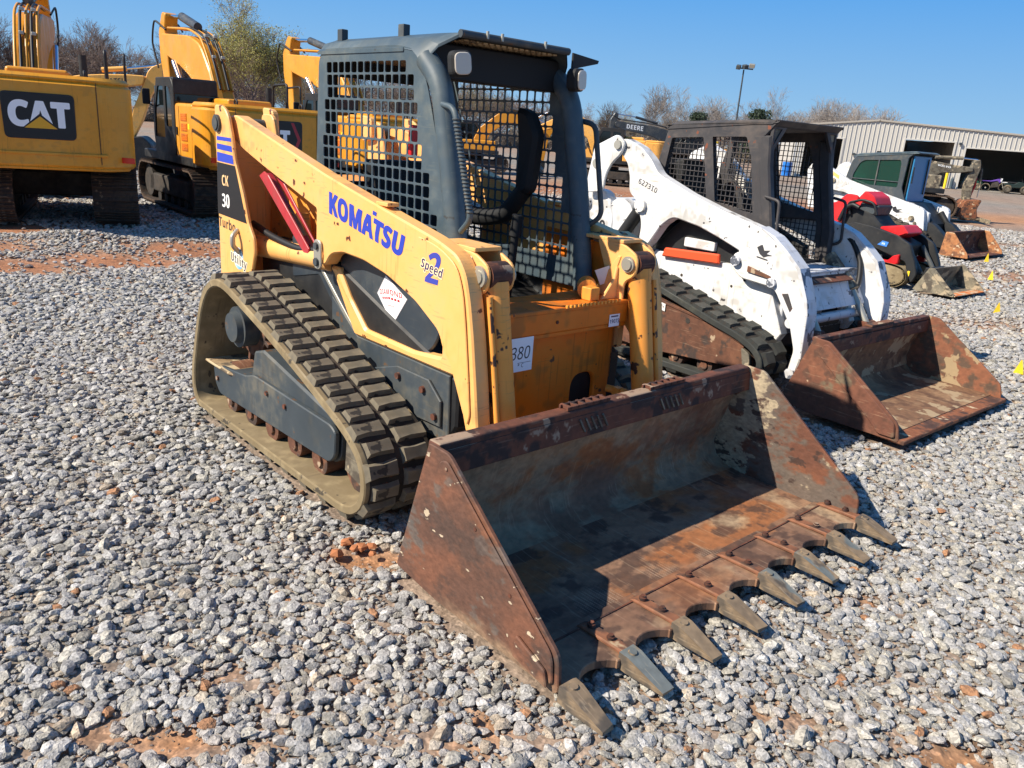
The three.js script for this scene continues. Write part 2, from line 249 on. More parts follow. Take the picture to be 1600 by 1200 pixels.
{ // crushed stone
  const R = rng(4242), kinds = 12, geos = [], lists = Array.from({ length: kinds }, () => []);
  for (let k = 0; k < kinds; k++) {
    const pts = [], n = 14 + (k % 4) * 3, sx = 1, sy = 0.30 + 0.28 * R(), sz = 0.55 + 0.32 * R();
    for (let i = 0; i < n; i++) { const y = 1 - 2 * (i + 0.5) / n, a = i * 2.39996 + R() * 0.9, r = Math.sqrt(1 - y * y), q = 0.84 + 0.26 * R(); pts.push(V(r * Math.cos(a) * sx * q, y * sy * q, r * Math.sin(a) * sz * q)); }
    const g = new ConvexGeometry(pts); geos.push(toCreasedNormals(fin(g), 0.5)); fin(geos[k]);
  }
  const inBox = (l, x0, x1, z0, z1) => l[0] > x0 && l[0] < x1 && Math.abs(l[1]) > z0 && Math.abs(l[1]) < z1;
  const free = (x, z, r) => {
    let l = toLocal(CK, x, z); if (inBox(l, -1.0, 0.6, 0.54, 0.89) || inBox(l, 1.05, 1.86, -1, 0.955 + r * 0.15)) return false;
    l = toLocal(TW, x, z); if (inBox(l, -1.0, 0.9, 0.5, 0.85) || inBox(l, 1.15, 1.94, -1, 0.80 + r * 0.15)) return false;
    l = toLocal(DL, x, z); if (inBox(l, 0.65, 1.14, -1, 0.45)) return false;
    l = toLocal(GL, x, z); if (inBox(l, 1.4, 1.95, -1, 0.84)) return false;
    return true;
  };
  const q = V(), mat = new THREE.Matrix4(), quat = new THREE.Quaternion(), eul = new THREE.Euler(), col = new THREE.Color();
  const seen = (x, z, m) => { q.set(x, 0, z).applyMatrix4(camera.matrixWorldInverse); if (q.z > -0.5) return false; const t = 600 / 1230; return Math.abs(q.x / q.z) < t * 4 / 3 * m && Math.abs(q.y / q.z) < t * m + 0.05; };
  function sow(step, s0, s1, dmin, dmax, lift, keep, onClay) {
    for (let z = 0.2; z > -dmax; z -= step) for (let x = -dmax; x < dmax; x += step) {
      const px = x + (R() - 0.5) * step * 1.3, pz = z + (R() - 0.5) * step * 1.3, d = Math.hypot(px, pz); const roll = R(), sz = s0 + (s1 - s0) * Math.pow(R(), 2.2), k = Math.floor(R() * kinds), a1 = R(), a2 = R(), a3 = R(), t1 = R(), t2 = R();
      if (d < dmin || d >= dmax || !seen(px, pz, 1.12)) continue;
      const c = clay(px, pz); if (roll > (onClay ? keep * (0.25 + c) : keep * (1 - 0.93 * sm(0.15, 0.75, c)))) continue;
      if (!free(px, pz, sz)) continue;
      eul.set((a1 - 0.5) * 0.7, a2 * 6.283, (a3 - 0.5) * 0.7); quat.setFromEuler(eul);
      mat.compose(V(px, gh(px, pz) + sz * lift, pz), quat, V(sz, sz, sz));
      const b = 0.335 + 0.15 * t1 + (t1 > 0.92 ? 0.08 : 0) - (t1 < 0.08 ? 0.07 : 0); let w = [b * 1.02, b * 0.985, b * 0.94];
      if (t2 > 0.955) w = [b * 1.1, b * 0.93, b * 0.72]; else if (t2 > 0.945) w = [0.4, 0.2, 0.1]; else if (t2 < 0.3) w = [b * 1.07, b, b * 0.86];
      w = lerp3(w, [0.5, 0.29, 0.16], onClay && t2 > 0.4 ? 0.75 : c * 0.3);
      lists[k].push([mat.clone(), w]);
    }
  }
  sow(0.024, 0.009, 0.032, 0, 6.5, 0.28, 0.98);
  sow(0.034, 0.012, 0.037, 0, 6.5, 0.48, 0.6);
  sow(0.017, 0.003, 0.010, 0, 4.2, 0.4, 0.6, true);
  sow(0.02, 0.004, 0.011, 0, 4.6, 0.9, 0.5);
  sow(0.036, 0.016, 0.040, 6.5, 12, 0.35, 0.97);
  sow(0.06, 0.018, 0.042, 6.5, 12, 0.5, 0.6);
  sow(0.075, 0.03, 0.055, 12, 26, 0.35, 0.92);
  const grain = dataTex(256, (u, v) => 255 * Math.min(1, 0.72 + 0.36 * fbm(u, v, 5, 5, 70) * 0.9 + 0.22 * sm(0.6, 0.66, fbm(u, v, 7, 5, 72)) - 0.12 * sm(0.55, 0.7, fbm(u, v, 16, 4, 73))));
  grain.repeat.set(0.35, 0.35);
  const bump = dataTex(256, (u, v) => 255 * fbm(u, v, 8, 5, 74), false); bump.repeat.set(0.5, 0.5);
  const sm_ = std({ map: grain, bumpMap: bump, bumpScale: 0.004, roughness: 0.88 });
  const gr = new THREE.Group(); gr.name = 'gravel'; gr.userData = { kind: 'stuff', label: 'light grey crushed stone spread over the lot', category: 'gravel' }; scene.add(gr);
  let tot = 0;
  lists.forEach((L, k) => { const im = new THREE.InstancedMesh(geos[k], sm_, L.length); L.forEach(([m, w], i) => { im.setMatrixAt(i, m); im.setColorAt(i, col.setRGB(...w)); }); im.name = 'stones'; im.userData.kind = 'stuff'; im.castShadow = im.receiveShadow = true; gr.add(im); tot += L.length; });
  console.log('stones', tot);
}
// ---------------------------------------------------------------- shared machine pieces
// rubber track: path = closed loop in x,y (outer face of the belt), between z0 and z1
function rubberTrack(parent, path, z0, z1, { rows = 44, n = 150, th = 0.035, mat = M.rubberTop, belt = M.mudBelt, lug = 0.026, side = 1, label } = {}) {
  const c = new THREE.CatmullRomCurve3(path.map((q) => V(q[0], q[1], 0)), true, 'centripetal');
  const out = c.getSpacedPoints(n).slice(0, n), norm = out.map((p, i) => { const a = out[(i + n - 1) % n], b = out[(i + 1) % n]; return V(b.y - a.y, a.x - b.x, 0).normalize(); });
  const ctr = V(0, 0.35, 0); const s = norm[0].dot(out[0].clone().sub(ctr)) > 0 ? 1 : -1; norm.forEach((v) => v.multiplyScalar(s));
  const O = out.map((p) => [p.x, p.y]), I = out.map((p, i) => [p.x - norm[i].x * th, p.y - norm[i].y * th]);
  const g = new THREE.ExtrudeGeometry(shapeOf(O, [I]), { depth: z1 - z0 - 0.012, bevelEnabled: true, bevelSize: 0.006, bevelThickness: 0.006, bevelOffset: -0.006, bevelSegments: 1 }); g.translate(0, 0, z0 + 0.006);
  const t = part('rubber_track', toCreasedNormals(fin(g), 0.5), belt, parent, label);
  { const Q = out.map((p, i) => [p.x + norm[i].x * 0.006, p.y + norm[i].y * 0.006]), Q2 = out.map((p, i) => [p.x - norm[i].x * 0.012, p.y - norm[i].y * 0.012]); const g2 = new THREE.ExtrudeGeometry(shapeOf(Q, [Q2]), { depth: z1 - z0 - 0.05, bevelEnabled: false }); g2.translate(0, 0, z0 + 0.025); part('belt_face', toCreasedNormals(fin(g2), 0.5), M.beltDark, t); }
  // tread blocks
  const L = c.getLength(), w = z1 - z0, mk = (za, zb, len, notch) => { // block: base wider than top, x along travel, y out
    const zc = (za + zb) / 2, hz = Math.abs(zb - za) / 2, pts = []; const o = side * (za < zc ? 1 : 1);
    for (const [y, e] of [[-0.004, 0.008], [lug, -0.003]]) for (const [px, pz] of [[-len / 2, -hz], [-len / 2 + notch, -hz * 0.1], [-len / 2, hz], [len / 2, hz], [len / 2 - notch, 0.15 * hz], [len / 2, -hz]]) pts.push([px + Math.sign(px) * e, y, zc + pz + Math.sign(pz) * e]);
    const P = [], quad = (a, b, c2, d) => P.push(...pts[a], ...pts[b], ...pts[c2], ...pts[a], ...pts[c2], ...pts[d]);
    for (let i = 0; i < 6; i++) { const j = (i + 1) % 6; quad(i, j, j + 6, i + 6); }
    quad(6, 7, 10, 11); quad(7, 8, 9, 10);
    const b = new THREE.BufferGeometry(); b.setAttribute('position', new THREE.Float32BufferAttribute(P, 3)); b.computeVertexNormals(); return merge([b]);
  };
  const pitch = L / rows, zo = side > 0 ? z1 : z0, zi = side > 0 ? z0 : z1, zm = (z0 + z1) / 2, sg = side > 0 ? 1 : -1;
  const gA = mk(zm + sg * 0.02, zo - sg * 0.012, pitch * 0.70, 0.006), gA2 = mk(zm + sg * 0.02, zo - sg * w * 0.1, pitch * 0.66, 0.004), gB = mk(zi + sg * 0.012, zm - sg * 0.018, pitch * 0.70, 0.006), gB2 = mk(zi + sg * w * 0.1, zm - sg * 0.018, pitch * 0.66, 0.004);
  for (let i = 0; i < rows; i++) for (const [geo, off] of [[i % 2 ? gA : gA2, 0], [i % 2 ? gB2 : gB, 0.42]]) {
    const u = ((i + off) / rows) % 1, p = c.getPointAt(u), tg = c.getTangentAt(u); let nx = tg.y * s, ny = -tg.x * s;
    const b = new THREE.Mesh(geo, mat); b.name = 'tread_block'; b.castShadow = b.receiveShadow = true; b.position.set(p.x, p.y, 0); b.rotation.z = Math.atan2(ny, nx) - Math.PI / 2; t.add(b);
  }
  return t;
}
const wheel = (x, y, z0, z1, r, hub = 0.45) => [cyl([x, y, z0], [x, y, z1], r, r, 28), cyl([x, y, z0 - 0.012], [x, y, z1 + 0.012], r * hub, r * hub, 18)];
// bucket: side plates at z = +-w, profile in x,y
function loaderBucket(parent, o) {
  const b = new THREE.Group(); b.name = 'bucket'; if (o.label) b.userData.label = o.label; parent.add(b);
  const w = o.w, th = 0.016;
  // shell: back and floor as one bent sheet
  const prof = o.profile, inner = [], n = prof.length;
  for (let i = 0; i < n; i++) { const a = prof[Math.max(0, i - 1)], c = prof[Math.min(n - 1, i + 1)], dx = c[0] - a[0], dy = c[1] - a[1], l = Math.hypot(dx, dy); inner.push([prof[i][0] - dy / l * 0.014, prof[i][1] + dx / l * 0.014]); }
  part('shell', toCreasedNormals(fin(plate([...prof, ...inner.reverse()], -w + th, w - th, 0)), 0.6), o.shellMat, b);
  for (const s of [1, -1]) {
    const g = s > 0 ? plate(o.side, w - th, w, 0.003) : plate(o.side, -w, -w + th, 0.003);
    part('side_plate', g, s > 0 ? o.sideMat : o.sideMatL || o.sideMat, b);
    if (o.edgeBar) part('edge_bar', s > 0 ? plate(o.edgeBar, w + 0.001, w + 0.014, 0.005) : plate(o.edgeBar, -w - 0.014, -w - 0.001, 0.005), s > 0 ? o.sideMat : o.sideMatL || o.sideMat, b);
    if (o.shoe) part('wear_pad', s > 0 ? plate(o.shoe, w + 0.001, w + 0.016, 0.005) : plate(o.shoe, -w - 0.016, -w - 0.001, 0.005), o.sideMat, b);
    for (const [x, y] of o.bolts || []) part('rivet', bolt(x, y, s * w, 0.007, 0.006, 'z', s), M.dark, b);
  }
  return b;
}

// ---------------------------------------------------------------- the tracked loader in front: cream paint, rusty toothed bucket
{
  const L = thing('track_loader', 'cream yellow compact track loader with dark grey cage cab and rusty toothed bucket', 'loader', null, [CK.x, 0, CK.z], CK.yaw);
  const path = [[-0.66, 0.80], [-0.80, 0.765], [-0.905, 0.67], [-0.976, 0.542], [-1.045, 0.368], [-1.09, 0.235], [-1.095, 0.115], [-1.04, 0.035], [-0.917, 0.026], [-0.488, 0.026], [-0.05, 0.026], [0.30, 0.026], [0.53, 0.027], [0.62, 0.05], [0.695, 0.115], [0.722, 0.21], [0.69, 0.315], [0.60, 0.395], [0.35, 0.50], [0.0, 0.622], [-0.35, 0.728]];
  for (const s of [1, -1]) rubberTrack(L, path, s > 0 ? 0.545 : -0.885, s > 0 ? 0.885 : -0.545, { rows: 50, side: s, th: 0.04 });
  for (const s of [1, -1]) {
    const zz = (a, b) => s > 0 ? [a, b] : [-b, -a];
    // side frame of the undercarriage
    const fr = [[-0.93, 0.29], [-0.915, 0.19], [-0.86, 0.135], [0.33, 0.165], [0.375, 0.205], [0.385, 0.32], [0.34, 0.345], [-0.42, 0.36], [-0.52, 0.33]];
    const f = part('track_frame', [plate(roundPoly(fr, 0.03), ...zz(0.80, 0.825), 0.005), plate(roundPoly(fr.map(([x, y]) => [x, y - 0.01]), 0.03), ...zz(0.62, 0.79), 0.004), plate([[-0.5, 0.33], [0.36, 0.33], [0.36, 0.365], [-0.36, 0.50], [-0.46, 0.47]], ...zz(0.66, 0.80), 0.01)], M.slateDark, L);
    for (const [bx, by] of [[-0.27, 0.31], [-0.08, 0.30], [-0.87, 0.22]]) part('bolt', bolt(bx, by, s * 0.825, 0.013, 0.01, 'z', s), M.rustDark, f);
    part('guard_lip', [slab([[-1.0, s * 0.62], [-0.62, s * 0.62], [-0.62, s * 0.80], [-0.70, s * 0.84], [-1.0, s * 0.84]], 0.285, 0.30, 0.004)], M.mudSteel, f);
    part('front_plate', [plate([[0.385, 0.14], [0.56, 0.10], [0.60, 0.2], [0.5, 0.30], [0.40, 0.33]], ...zz(0.70, 0.78), 0.006)], M.greySteel, f);
    for (const x of [-0.76, -0.52, -0.28, -0.04, 0.20]) part('track_roller', wheel(x, 0.125, ...zz(0.70, 0.80), 0.07), M.rustFrame, L);
    part('front_idler', wheel(0.50, 0.20, ...zz(0.66, 0.76), 0.15), M.rustFrame, L);
    part('rear_idler', wheel(-0.80, 0.19, ...zz(0.66, 0.76), 0.13), M.rustFrame, L);
    part('drive_motor', [cyl([-0.66, 0.55, s * 0.55], [-0.66, 0.55, s * 0.80], 0.105, 0.105, 28), cyl([-0.66, 0.55, s * 0.80], [-0.66, 0.55, s * 0.83], 0.085, 0.075, 28)], M.slateDark, L);
    const spr = []; for (let k = 0; k < 13; k++) { const a = k / 13 * 6.283; spr.push(box(-0.012, 0.012, 0.12, 0.2, -0.03, 0.03, 0.004)); tf(spr[k], { r: [0, 0, a] }); tf(spr[k], { p: [-0.66, 0.55, s * 0.69] }); }
    part('sprocket', [...spr, cyl([-0.66, 0.55, s * 0.66], [-0.66, 0.55, s * 0.72], 0.16, 0.16, 28)], M.rustFrame, L);
  }
  // chassis
  const ch = part('chassis', [plate([[-0.98, 0.30], [0.72, 0.30], [0.80, 0.42], [0.80, 0.62], [0.30, 0.78], [-0.2, 0.95], [-1.0, 0.95]], -0.50, 0.50, 0.01)], M.black, L);
  part('engine_cover', [plate(roundPoly([[-1.22, 0.55], [-0.60, 0.55], [-0.60, 1.26], [-1.05, 1.30], [-1.2, 1.2]], 0.06), -0.36, 0.36, 0.02)], M.creamWorn, L);
  for (const s of [1, -1]) {
    const zz = (a, b) => s > 0 ? [a, b] : [-b, -a];
    part('side_panel', [plate(roundPoly([[-0.16, 1.04, 0.05], [-0.16, 0.80, 0.05], [0.05, 0.665, 0.09], [0.50, 0.655, 0.09], [0.60, 0.70, 0.05], [0.655, 0.80, 0.03], [0.45, 1.06]], 0.05, 6), ...zz(0.470, 0.488), 0.006)], M.panel, L, 'dark grey rounded side panel');
    part('upper_side_panel', [plate(roundPoly([[-0.62, 1.02], [-0.62, 0.80], [-0.34, 0.86], [-0.12, 0.66], [-0.02, 0.645], [-0.20, 0.95]], 0.02), ...zz(0.49, 0.505), 0.004)], M.panel, L);
    part('panel_trim', [plate([[-0.33, 0.90], [-0.30, 0.90], [0.02, 0.655], [-0.01, 0.645]], ...zz(0.503, 0.511), 0.003)], M.zinc, L);
    part('fender_edge', [plate(roundPoly([[-0.20, 0.93], [-0.13, 0.93], [-0.02, 0.80], [0.12, 0.685], [0.50, 0.678], [0.70, 0.70], [0.70, 0.9], [0.80, 0.9], [0.80, 0.64], [0.02, 0.635]], 0.015), ...zz(0.46, 0.52), 0.012)], M.cream, L);
    const lp = part('lower_plate', [plate([[-0.2, 0.78], [0.04, 0.633], [0.757, 0.633], [0.765, 0.34], [-0.2, 0.34]], ...zz(0.485, 0.512), 0.004)], M.slateDark, L, 'chipped dark plate above the track');
    part('bolted_plate', [plate([[0.12, 0.50], [0.40, 0.585], [0.63, 0.585], [0.72, 0.515], [0.722, 0.40], [0.16, 0.38]], ...zz(0.513, 0.528), 0.004)], M.slateDark, lp);
    for (const [x, y] of [[0.415, 0.545], [0.60, 0.535], [0.69, 0.44]]) part('bolt', bolt(x, y, s * 0.528, 0.016, 0.014, 'z', s), M.rustDark, lp);
    // rear tower
    const tw = [[-1.275, 1.63], [-1.19, 1.63, 0.03], [-1.135, 1.61, 0.03], [-1.10, 1.57], [-1.065, 1.476], [-1.035, 1.35], [-0.944, 1.184], [-0.888, 1.037], [-0.83, 0.965], [-0.825, 0.89], [-0.89, 0.72], [-0.93, 0.55], [-1.28, 0.55]];
    const t = part('rear_tower', [plate(roundPoly(tw, 0.02), ...zz(0.60, 0.62), 0.005), plate(roundPoly([[-1.26, 1.60], [-1.12, 1.60, 0.05], [-1.09, 1.5], [-0.98, 1.2], [-0.86, 1.0], [-0.9, 0.55], [-1.26, 0.55]], 0.03), ...zz(0.335, 0.36), 0.005), box(-1.27, -1.24, 0.6, 1.50, ...zz(0.35, 0.605), 0.006), plate(roundPoly([[-1.3, 1.635], [-1.17, 1.625, 0.04], [-1.16, 1.50, 0.02], [-1.27, 1.48]], 0.02), ...zz(0.30, 0.335), 0.005)], M.cream, L);
    part('tower_pin', [cyl([-1.235, 1.535, s * 0.33], [-1.235, 1.535, s * 0.640], 0.034), cyl([-1.235, 1.535, s * 0.62], [-1.235, 1.535, s * 0.634], 0.045)], M.slateDark, t);
    part('grab_hook', [tube([[-1.02, 0.99, s * 0.622], [-1.0, 0.96, s * 0.66], [-1.0, 0.91, s * 0.66], [-1.01, 0.87, s * 0.622]], 0.014)], M.zinc, t);
    part('tower_gusset', [plate([[-1.0, 1.35], [-0.6, 1.1], [-0.6, 0.8], [-0.9, 0.8]], ...zz(0.34, 0.352), 0.003), plate([[-0.72, 1.12], [-0.66, 1.12], [-0.55, 0.75], [-0.68, 0.75]], ...zz(0.38, 0.44), 0.01)], M.creamWorn, t);
    // lift arm
    const arm = [[-1.19, 1.575, 0.03], [-1.10, 1.585, 0.03], [-0.707, 1.49], [-0.147, 1.358], [0.35, 1.258], [0.72, 1.186, 0.12], [0.85, 1.145, 0.09], [0.905, 1.08, 0.08], [0.938, 0.98], [0.967, 0.85], [1.0, 0.66], [1.03, 0.47], [1.0, 0.40, 0.02], [0.955, 0.47, 0.02], [0.877, 0.675], [0.785, 0.76], [0.753, 0.827, 0.06], [0.586, 0.917], [0.38, 0.985], [0.19, 1.019], [0.015, 1.026], [-0.095, 1.003, 0.04], [-0.15, 0.94, 0.03], [-0.20, 0.94, 0.03], [-0.236, 1.0], [-0.230, 1.195, 0.01], [-0.787, 1.344], [-1.014, 1.41], [-1.17, 1.47, 0.03]];
    const upper = [...arm.slice(0, 6), [0.80, 1.165, 0.01], [0.80, 0.79, 0.01], ...arm.slice(16)], leg = [[0.70, 1.188, 0.01], ...arm.slice(6, 16), [0.70, 0.85, 0.01]];
    const ar = part('lift_arm', s > 0 ? [plate(roundPoly(arm, 0.03, 5), 0.505, 0.578, 0.007)] : [plate(roundPoly(upper, 0.03, 5), -0.509, -0.437, 0.007), plate(roundPoly(leg, 0.03, 5), -0.578, -0.5095, 0.007)], M.cream, L);
    part('arm_side_plate', [plate(roundPoly([[0.60, 1.185], [0.74, 1.165, 0.1], [0.86, 1.11, 0.08], [0.905, 1.02, 0.06], [0.93, 0.9], [0.96, 0.72], [0.985, 0.545], [0.972, 0.505, 0.01], [0.945, 0.54, 0.02], [0.84, 0.74], [0.7, 0.95]], 0.02, 5), ...zz(0.580, 0.587), 0.003)], M.cream, ar);
    part('arm_top_tab', [box(0.27, 0.36, 1.268, 1.285, ...zz(s > 0 ? 0.51 : 0.442, s > 0 ? 0.57 : 0.502), 0.004)], M.cream, ar);
    // link, brace, lower tube
    part('lower_link', [cyl([-1.04, 0.90, s * 0.50], [-0.22, 0.945, s * 0.50], 0.058, 0.05, 20), cyl([-0.2, 0.985, s * 0.40], [-0.2, 0.985, s * 0.585], 0.04)], M.cream, L);
    part('link_plate', [plate(roundPoly([[-0.235, 1.055], [-0.165, 1.055], [-0.165, 0.915], [-0.235, 0.915]], 0.033, 6), ...zz(0.58, 0.592), 0.003)], M.zinc, L);
    part('link_bolt', [bolt(-0.2, 1.025, s * 0.592, 0.017, 0.012, 'z', s), bolt(-0.2, 0.95, s * 0.592, 0.02, 0.012, 'z', s)], M.slateDark, L);
    part('hydraulic_hose', [tube([[-1.05, 1.02, s * 0.52], [-0.8, 0.985, s * 0.53], [-0.5, 0.965, s * 0.53], [-0.2, 0.99, s * 0.5]], 0.018)], M.hose, L);
    part('lift_cylinder', [cyl([-0.88, 1.36, s * 0.46], [-0.73, 1.30, s * 0.46], 0.02), cyl([-1.10, 1.42, s * 0.50], [-0.82, 1.335, s * 0.53], 0.014)], M.chrome, L);
  }
  // red lift-arm support, on the visible side only
  const rb = [[-0.905, 1.29], [-0.85, 1.315], [-0.80, 1.30], [-0.37, 0.985], [-0.38, 0.94], [-0.42, 0.955]];
  part('arm_lock_bar', [plate(rb, 0.535, 0.545, 0.002), plate([[-0.905, 1.29], [-0.88, 1.305], [-0.40, 0.955], [-0.425, 0.945]], 0.48, 0.54, 0.003), plate([[-0.80, 1.29], [-0.72, 1.27], [-0.38, 1.0], [-0.36, 0.975]], 0.49, 0.50, 0.002)], M.red, L, 'red steel lift arm support bar');
  part('lock_spring', [cyl([-0.66, 1.14, 0.505], [-0.50, 1.03, 0.505], 0.016)], M.mudSteel, L);
  // cab
  const cab = new THREE.Group(); cab.name = 'cab'; cab.userData.label = 'dark grey operator cage with perforated side screens'; L.add(cab);
  const side = [[-0.555, 0.90], [-0.555, 1.35], [-0.525, 1.87, 0.03], [-0.47, 1.915, 0.04], [0.15, 1.918, 0.05], [0.264, 1.90, 0.05], [0.326, 1.855, 0.05], [0.384, 1.735], [0.435, 1.597], [0.485, 1.458], [0.565, 1.14], [0.62, 0.90]];
  const front = (y) => 0.39 + (1.735 - y) * 0.33;
  const holes = [];
  for (let r = 0; r < 15; r++) {
    const y = 1.832 - r * 0.0555, x0 = r < 3 ? -0.425 + r * 0.004 : r < 6 ? -0.445 + (r - 3) * 0.004 : -0.462 + (r - 6) * 0.003;
    for (let k = 0; k < 17; k++) { const x = x0 + k * 0.0562; if (x + 0.03 > (r === 0 ? 0.24 : front(y) - 0.075)) break; holes.push(roundPoly([[x - 0.0236, y - 0.0232], [x + 0.0236, y - 0.0232], [x + 0.0236, y + 0.0232], [x - 0.0236, y + 0.0232]], 0.009, 2)); }
  }
  for (const s of [1, -1]) {
    const a = s > 0 ? 0.394 : -0.400, b = a + 0.006;
    part('side_screen', plate(roundPoly(side, 0.02), a, b, 0.0008, holes), M.slate, cab, 'perforated dark grey side screen');
    part('front_post', [bent([[0.33, 1.86, s * 0.375], [0.44, 1.77, s * 0.375], [0.545, 1.35, s * 0.375], [0.655, 0.80, s * 0.375]], 0.047, 14, 0.1)], M.slate, cab);
    part('grab_handle', [bent(s > 0 ? [[0.46, 1.69, 0.40], [0.575, 1.675, 0.41], [0.715, 1.26, 0.41], [0.63, 1.20, 0.39]] : [[0.43, 1.68, -0.41], [0.56, 1.66, -0.43], [0.655, 1.25, -0.43], [0.58, 1.19, -0.40]], 0.0125, 8, 0.04)], s > 0 ? M.slate : M.slateDark, cab);
    if (s > 0) { const gr = []; for (let k = 0; k < 26; k++) { const u = k / 25, x = 0.59 + u * 0.118, y = 1.632 - u * 0.345; gr.push(tf(new THREE.TorusGeometry(0.0135, 0.004, 5, 8), { r: [Math.PI / 2, 0, 0.33], p: [x, y, 0.41] })); } part('grip_ribs', gr, M.slateDark, cab); }
    part('work_light', [plate(roundPoly([[-0.045, -0.05], [0.045, -0.05], [0.045, 0.05], [-0.045, 0.05]], 0.03, 5), -0.03, 0.03, 0.012)].map((g) => tf(g, { r: [0, Math.PI / 2 - s * 0.25, 0.1], p: [0.50, 1.845, s * 0.335] })), M.cabIn, cab);
    part('lamp_lens', [plate(roundPoly([[-0.036, -0.042], [0.036, -0.042], [0.036, 0.042], [-0.036, 0.042]], 0.026, 5), 0.028, 0.036, 0.003)].map((g) => tf(g, { r: [0, Math.PI / 2 - s * 0.25, 0.1], p: [0.50, 1.845, s * 0.335] })), M.lens, cab);
  }
  // roof: flat top, sloped shoulders, overhanging brow
  const rf = part('roof', [face([[-0.405, 1.905], [-0.30, 1.968], [0.30, 1.968], [0.405, 1.905], [0.405, 1.89], [0.295, 1.953], [-0.295, 1.953], [-0.405, 1.89]], -0.53, 0.20, 0.002)], M.slate, cab);
  for (const s of [1, -1]) { // shoulders sweep forward into the brow
    const lo = [[-0.53, 1.893, 0.4012], [-0.3, 1.903, 0.4012], [0.15, 1.907, 0.4012], [0.264, 1.892, 0.403], [0.30, 1.872, 0.407], [0.34, 1.842, 0.412]], hi = [[-0.53, 1.966, 0.30], [-0.3, 1.968, 0.30], [0.15, 1.969, 0.30], [0.29, 1.969, 0.30], [0.375, 1.968, 0.30], [0.462, 1.966, 0.30]];
    const md = lo.map((q, k) => [(q[0] + hi[k][0]) / 2, (q[1] + hi[k][1]) / 2 + 0.012, (q[2] + hi[k][2]) / 2 + 0.016]), P = [];
    for (const dn of [0, 0.012]) { const F = [lo, md, hi].map((r) => r.map(([x, y, z]) => [x, y - dn, (z - dn * 0.6) * s])); for (let a = 0; a < 2; a++) for (let k = 0; k < 5; k++) { const A = F[a][k], B = F[a][k + 1], Cc = F[a + 1][k + 1], D = F[a + 1][k]; P.push(...A, ...B, ...Cc, ...A, ...Cc, ...D); } }
    const e = [lo[5], md[5], hi[5]]; for (let k = 0; k < 2; k++) { const [a, b] = [e[k], e[k + 1]].map(([x, y, z]) => [x, y, z * s]), a2 = [a[0], a[1] - 0.012, a[2]], b2 = [b[0], b[1] - 0.012, b[2]]; P.push(...a, ...a2, ...b, ...b, ...a2, ...b2); }
    const g = new THREE.BufferGeometry(); g.setAttribute('position', new THREE.Float32BufferAttribute(P, 3)); g.computeVertexNormals(); part('roof_shoulder', [toCreasedNormals(g, 0.7)], M.slate, rf);
  }
  part('brow_wing', [tf(plate([[0, -0.02], [0.17, 0.02], [0.175, 0.034], [0, 0.05]], -0.006, 0.006, 0.002), { r: [0, Math.PI / 2, 0], p: [0.455, 1.912, -0.345] })], M.black, rf);
  part('brow', [box(0.2, 0.455, 1.953, 1.967, -0.30, 0.30, 0.003), cyl([0.462, 1.962, -0.31], [0.462, 1.962, 0.31], 0.016, 0.016, 10)], M.slateDark, rf);
  const slats = []; for (let k = 0; k < 16; k++) for (let j = 0; j < 5; j++) slats.push(box(0.27 + j * 0.035, 0.29 + j * 0.035, 1.940, 1.946, -0.27 + k * 0.034, -0.247 + k * 0.034, 0));
  part('brow_mesh', slats, M.mudSteel, rf);
  part('clip', [0.18, 0.1, -0.15].map((z) => box(0.472, 0.482, 1.955, 1.985, z - 0.005, z + 0.005, 0.001)), M.zinc, rf);
  for (const x of [-0.46, 0.06]) part('roof_stud', [box(x - 0.022, x + 0.022, 1.955, 2.012, 0.29, 0.325, 0.004)], M.slateDark, rf);
  part('headliner', [box(-0.50, 0.30, 1.88, 1.94, -0.37, 0.37, 0.01), box(0.27, 0.36, 1.79, 1.93, -0.36, 0.36, 0.01)], M.cabIn, cab);
  part('rear_wall', [box(-0.54, -0.515, 0.9, 1.30, -0.37, 0.37, 0.003), box(-0.54, -0.515, 1.80, 1.90, -0.37, 0.37, 0.003), box(-0.54, -0.515, 1.30, 1.80, 0.30, 0.37, 0.003), box(-0.54, -0.515, 1.30, 1.80, -0.37, -0.30, 0.003)], M.cabIn, cab);
  part('floor', [box(-0.52, 0.70, 0.72, 0.74, -0.375, 0.375, 0.003)], M.cabIn, cab);
  const lower = [[-0.555, 0.74], [-0.555, 0.95], [0.60, 0.95], [0.66, 0.74]];
  const seat = part('seat', [plate(roundPoly([[-0.38, 0.96], [0.06, 0.94], [0.10, 1.0], [0.06, 1.06], [-0.36, 1.04]], 0.04), -0.23, 0.23, 0.03), plate(roundPoly([[-0.38, 1.02], [-0.28, 1.02], [-0.36, 1.42], [-0.44, 1.42]], 0.03), -0.22, 0.22, 0.03), box(-0.36, 0.02, 0.74, 0.96, -0.2, 0.2, 0.02)], M.cabIn, cab);
  part('control_arm', [tube([[-0.35, 1.17, -0.30], [-0.1, 1.16, -0.31], [0.1, 1.20, -0.31], [0.24, 1.34, -0.31]], 0.045, 10), plate(roundPoly([[0.19, 1.28], [0.30, 1.33], [0.33, 1.6], [0.26, 1.70], [0.17, 1.72], [0.20, 1.5]], 0.03), -0.35, -0.27, 0.02)], M.cabIn, cab, 'black raised lap bar with padded end');
  part('lever', [cyl([0.28, 0.74, -0.2], [0.30, 1.12, -0.21], 0.02), cyl([0.30, 1.12, -0.21], [0.31, 1.22, -0.21], 0.03, 0.026), cyl([0.28, 0.74, 0.2], [0.30, 1.12, 0.21], 0.02), cyl([0.30, 1.12, 0.21], [0.31, 1.22, 0.21], 0.03, 0.026)], M.cabIn, cab);
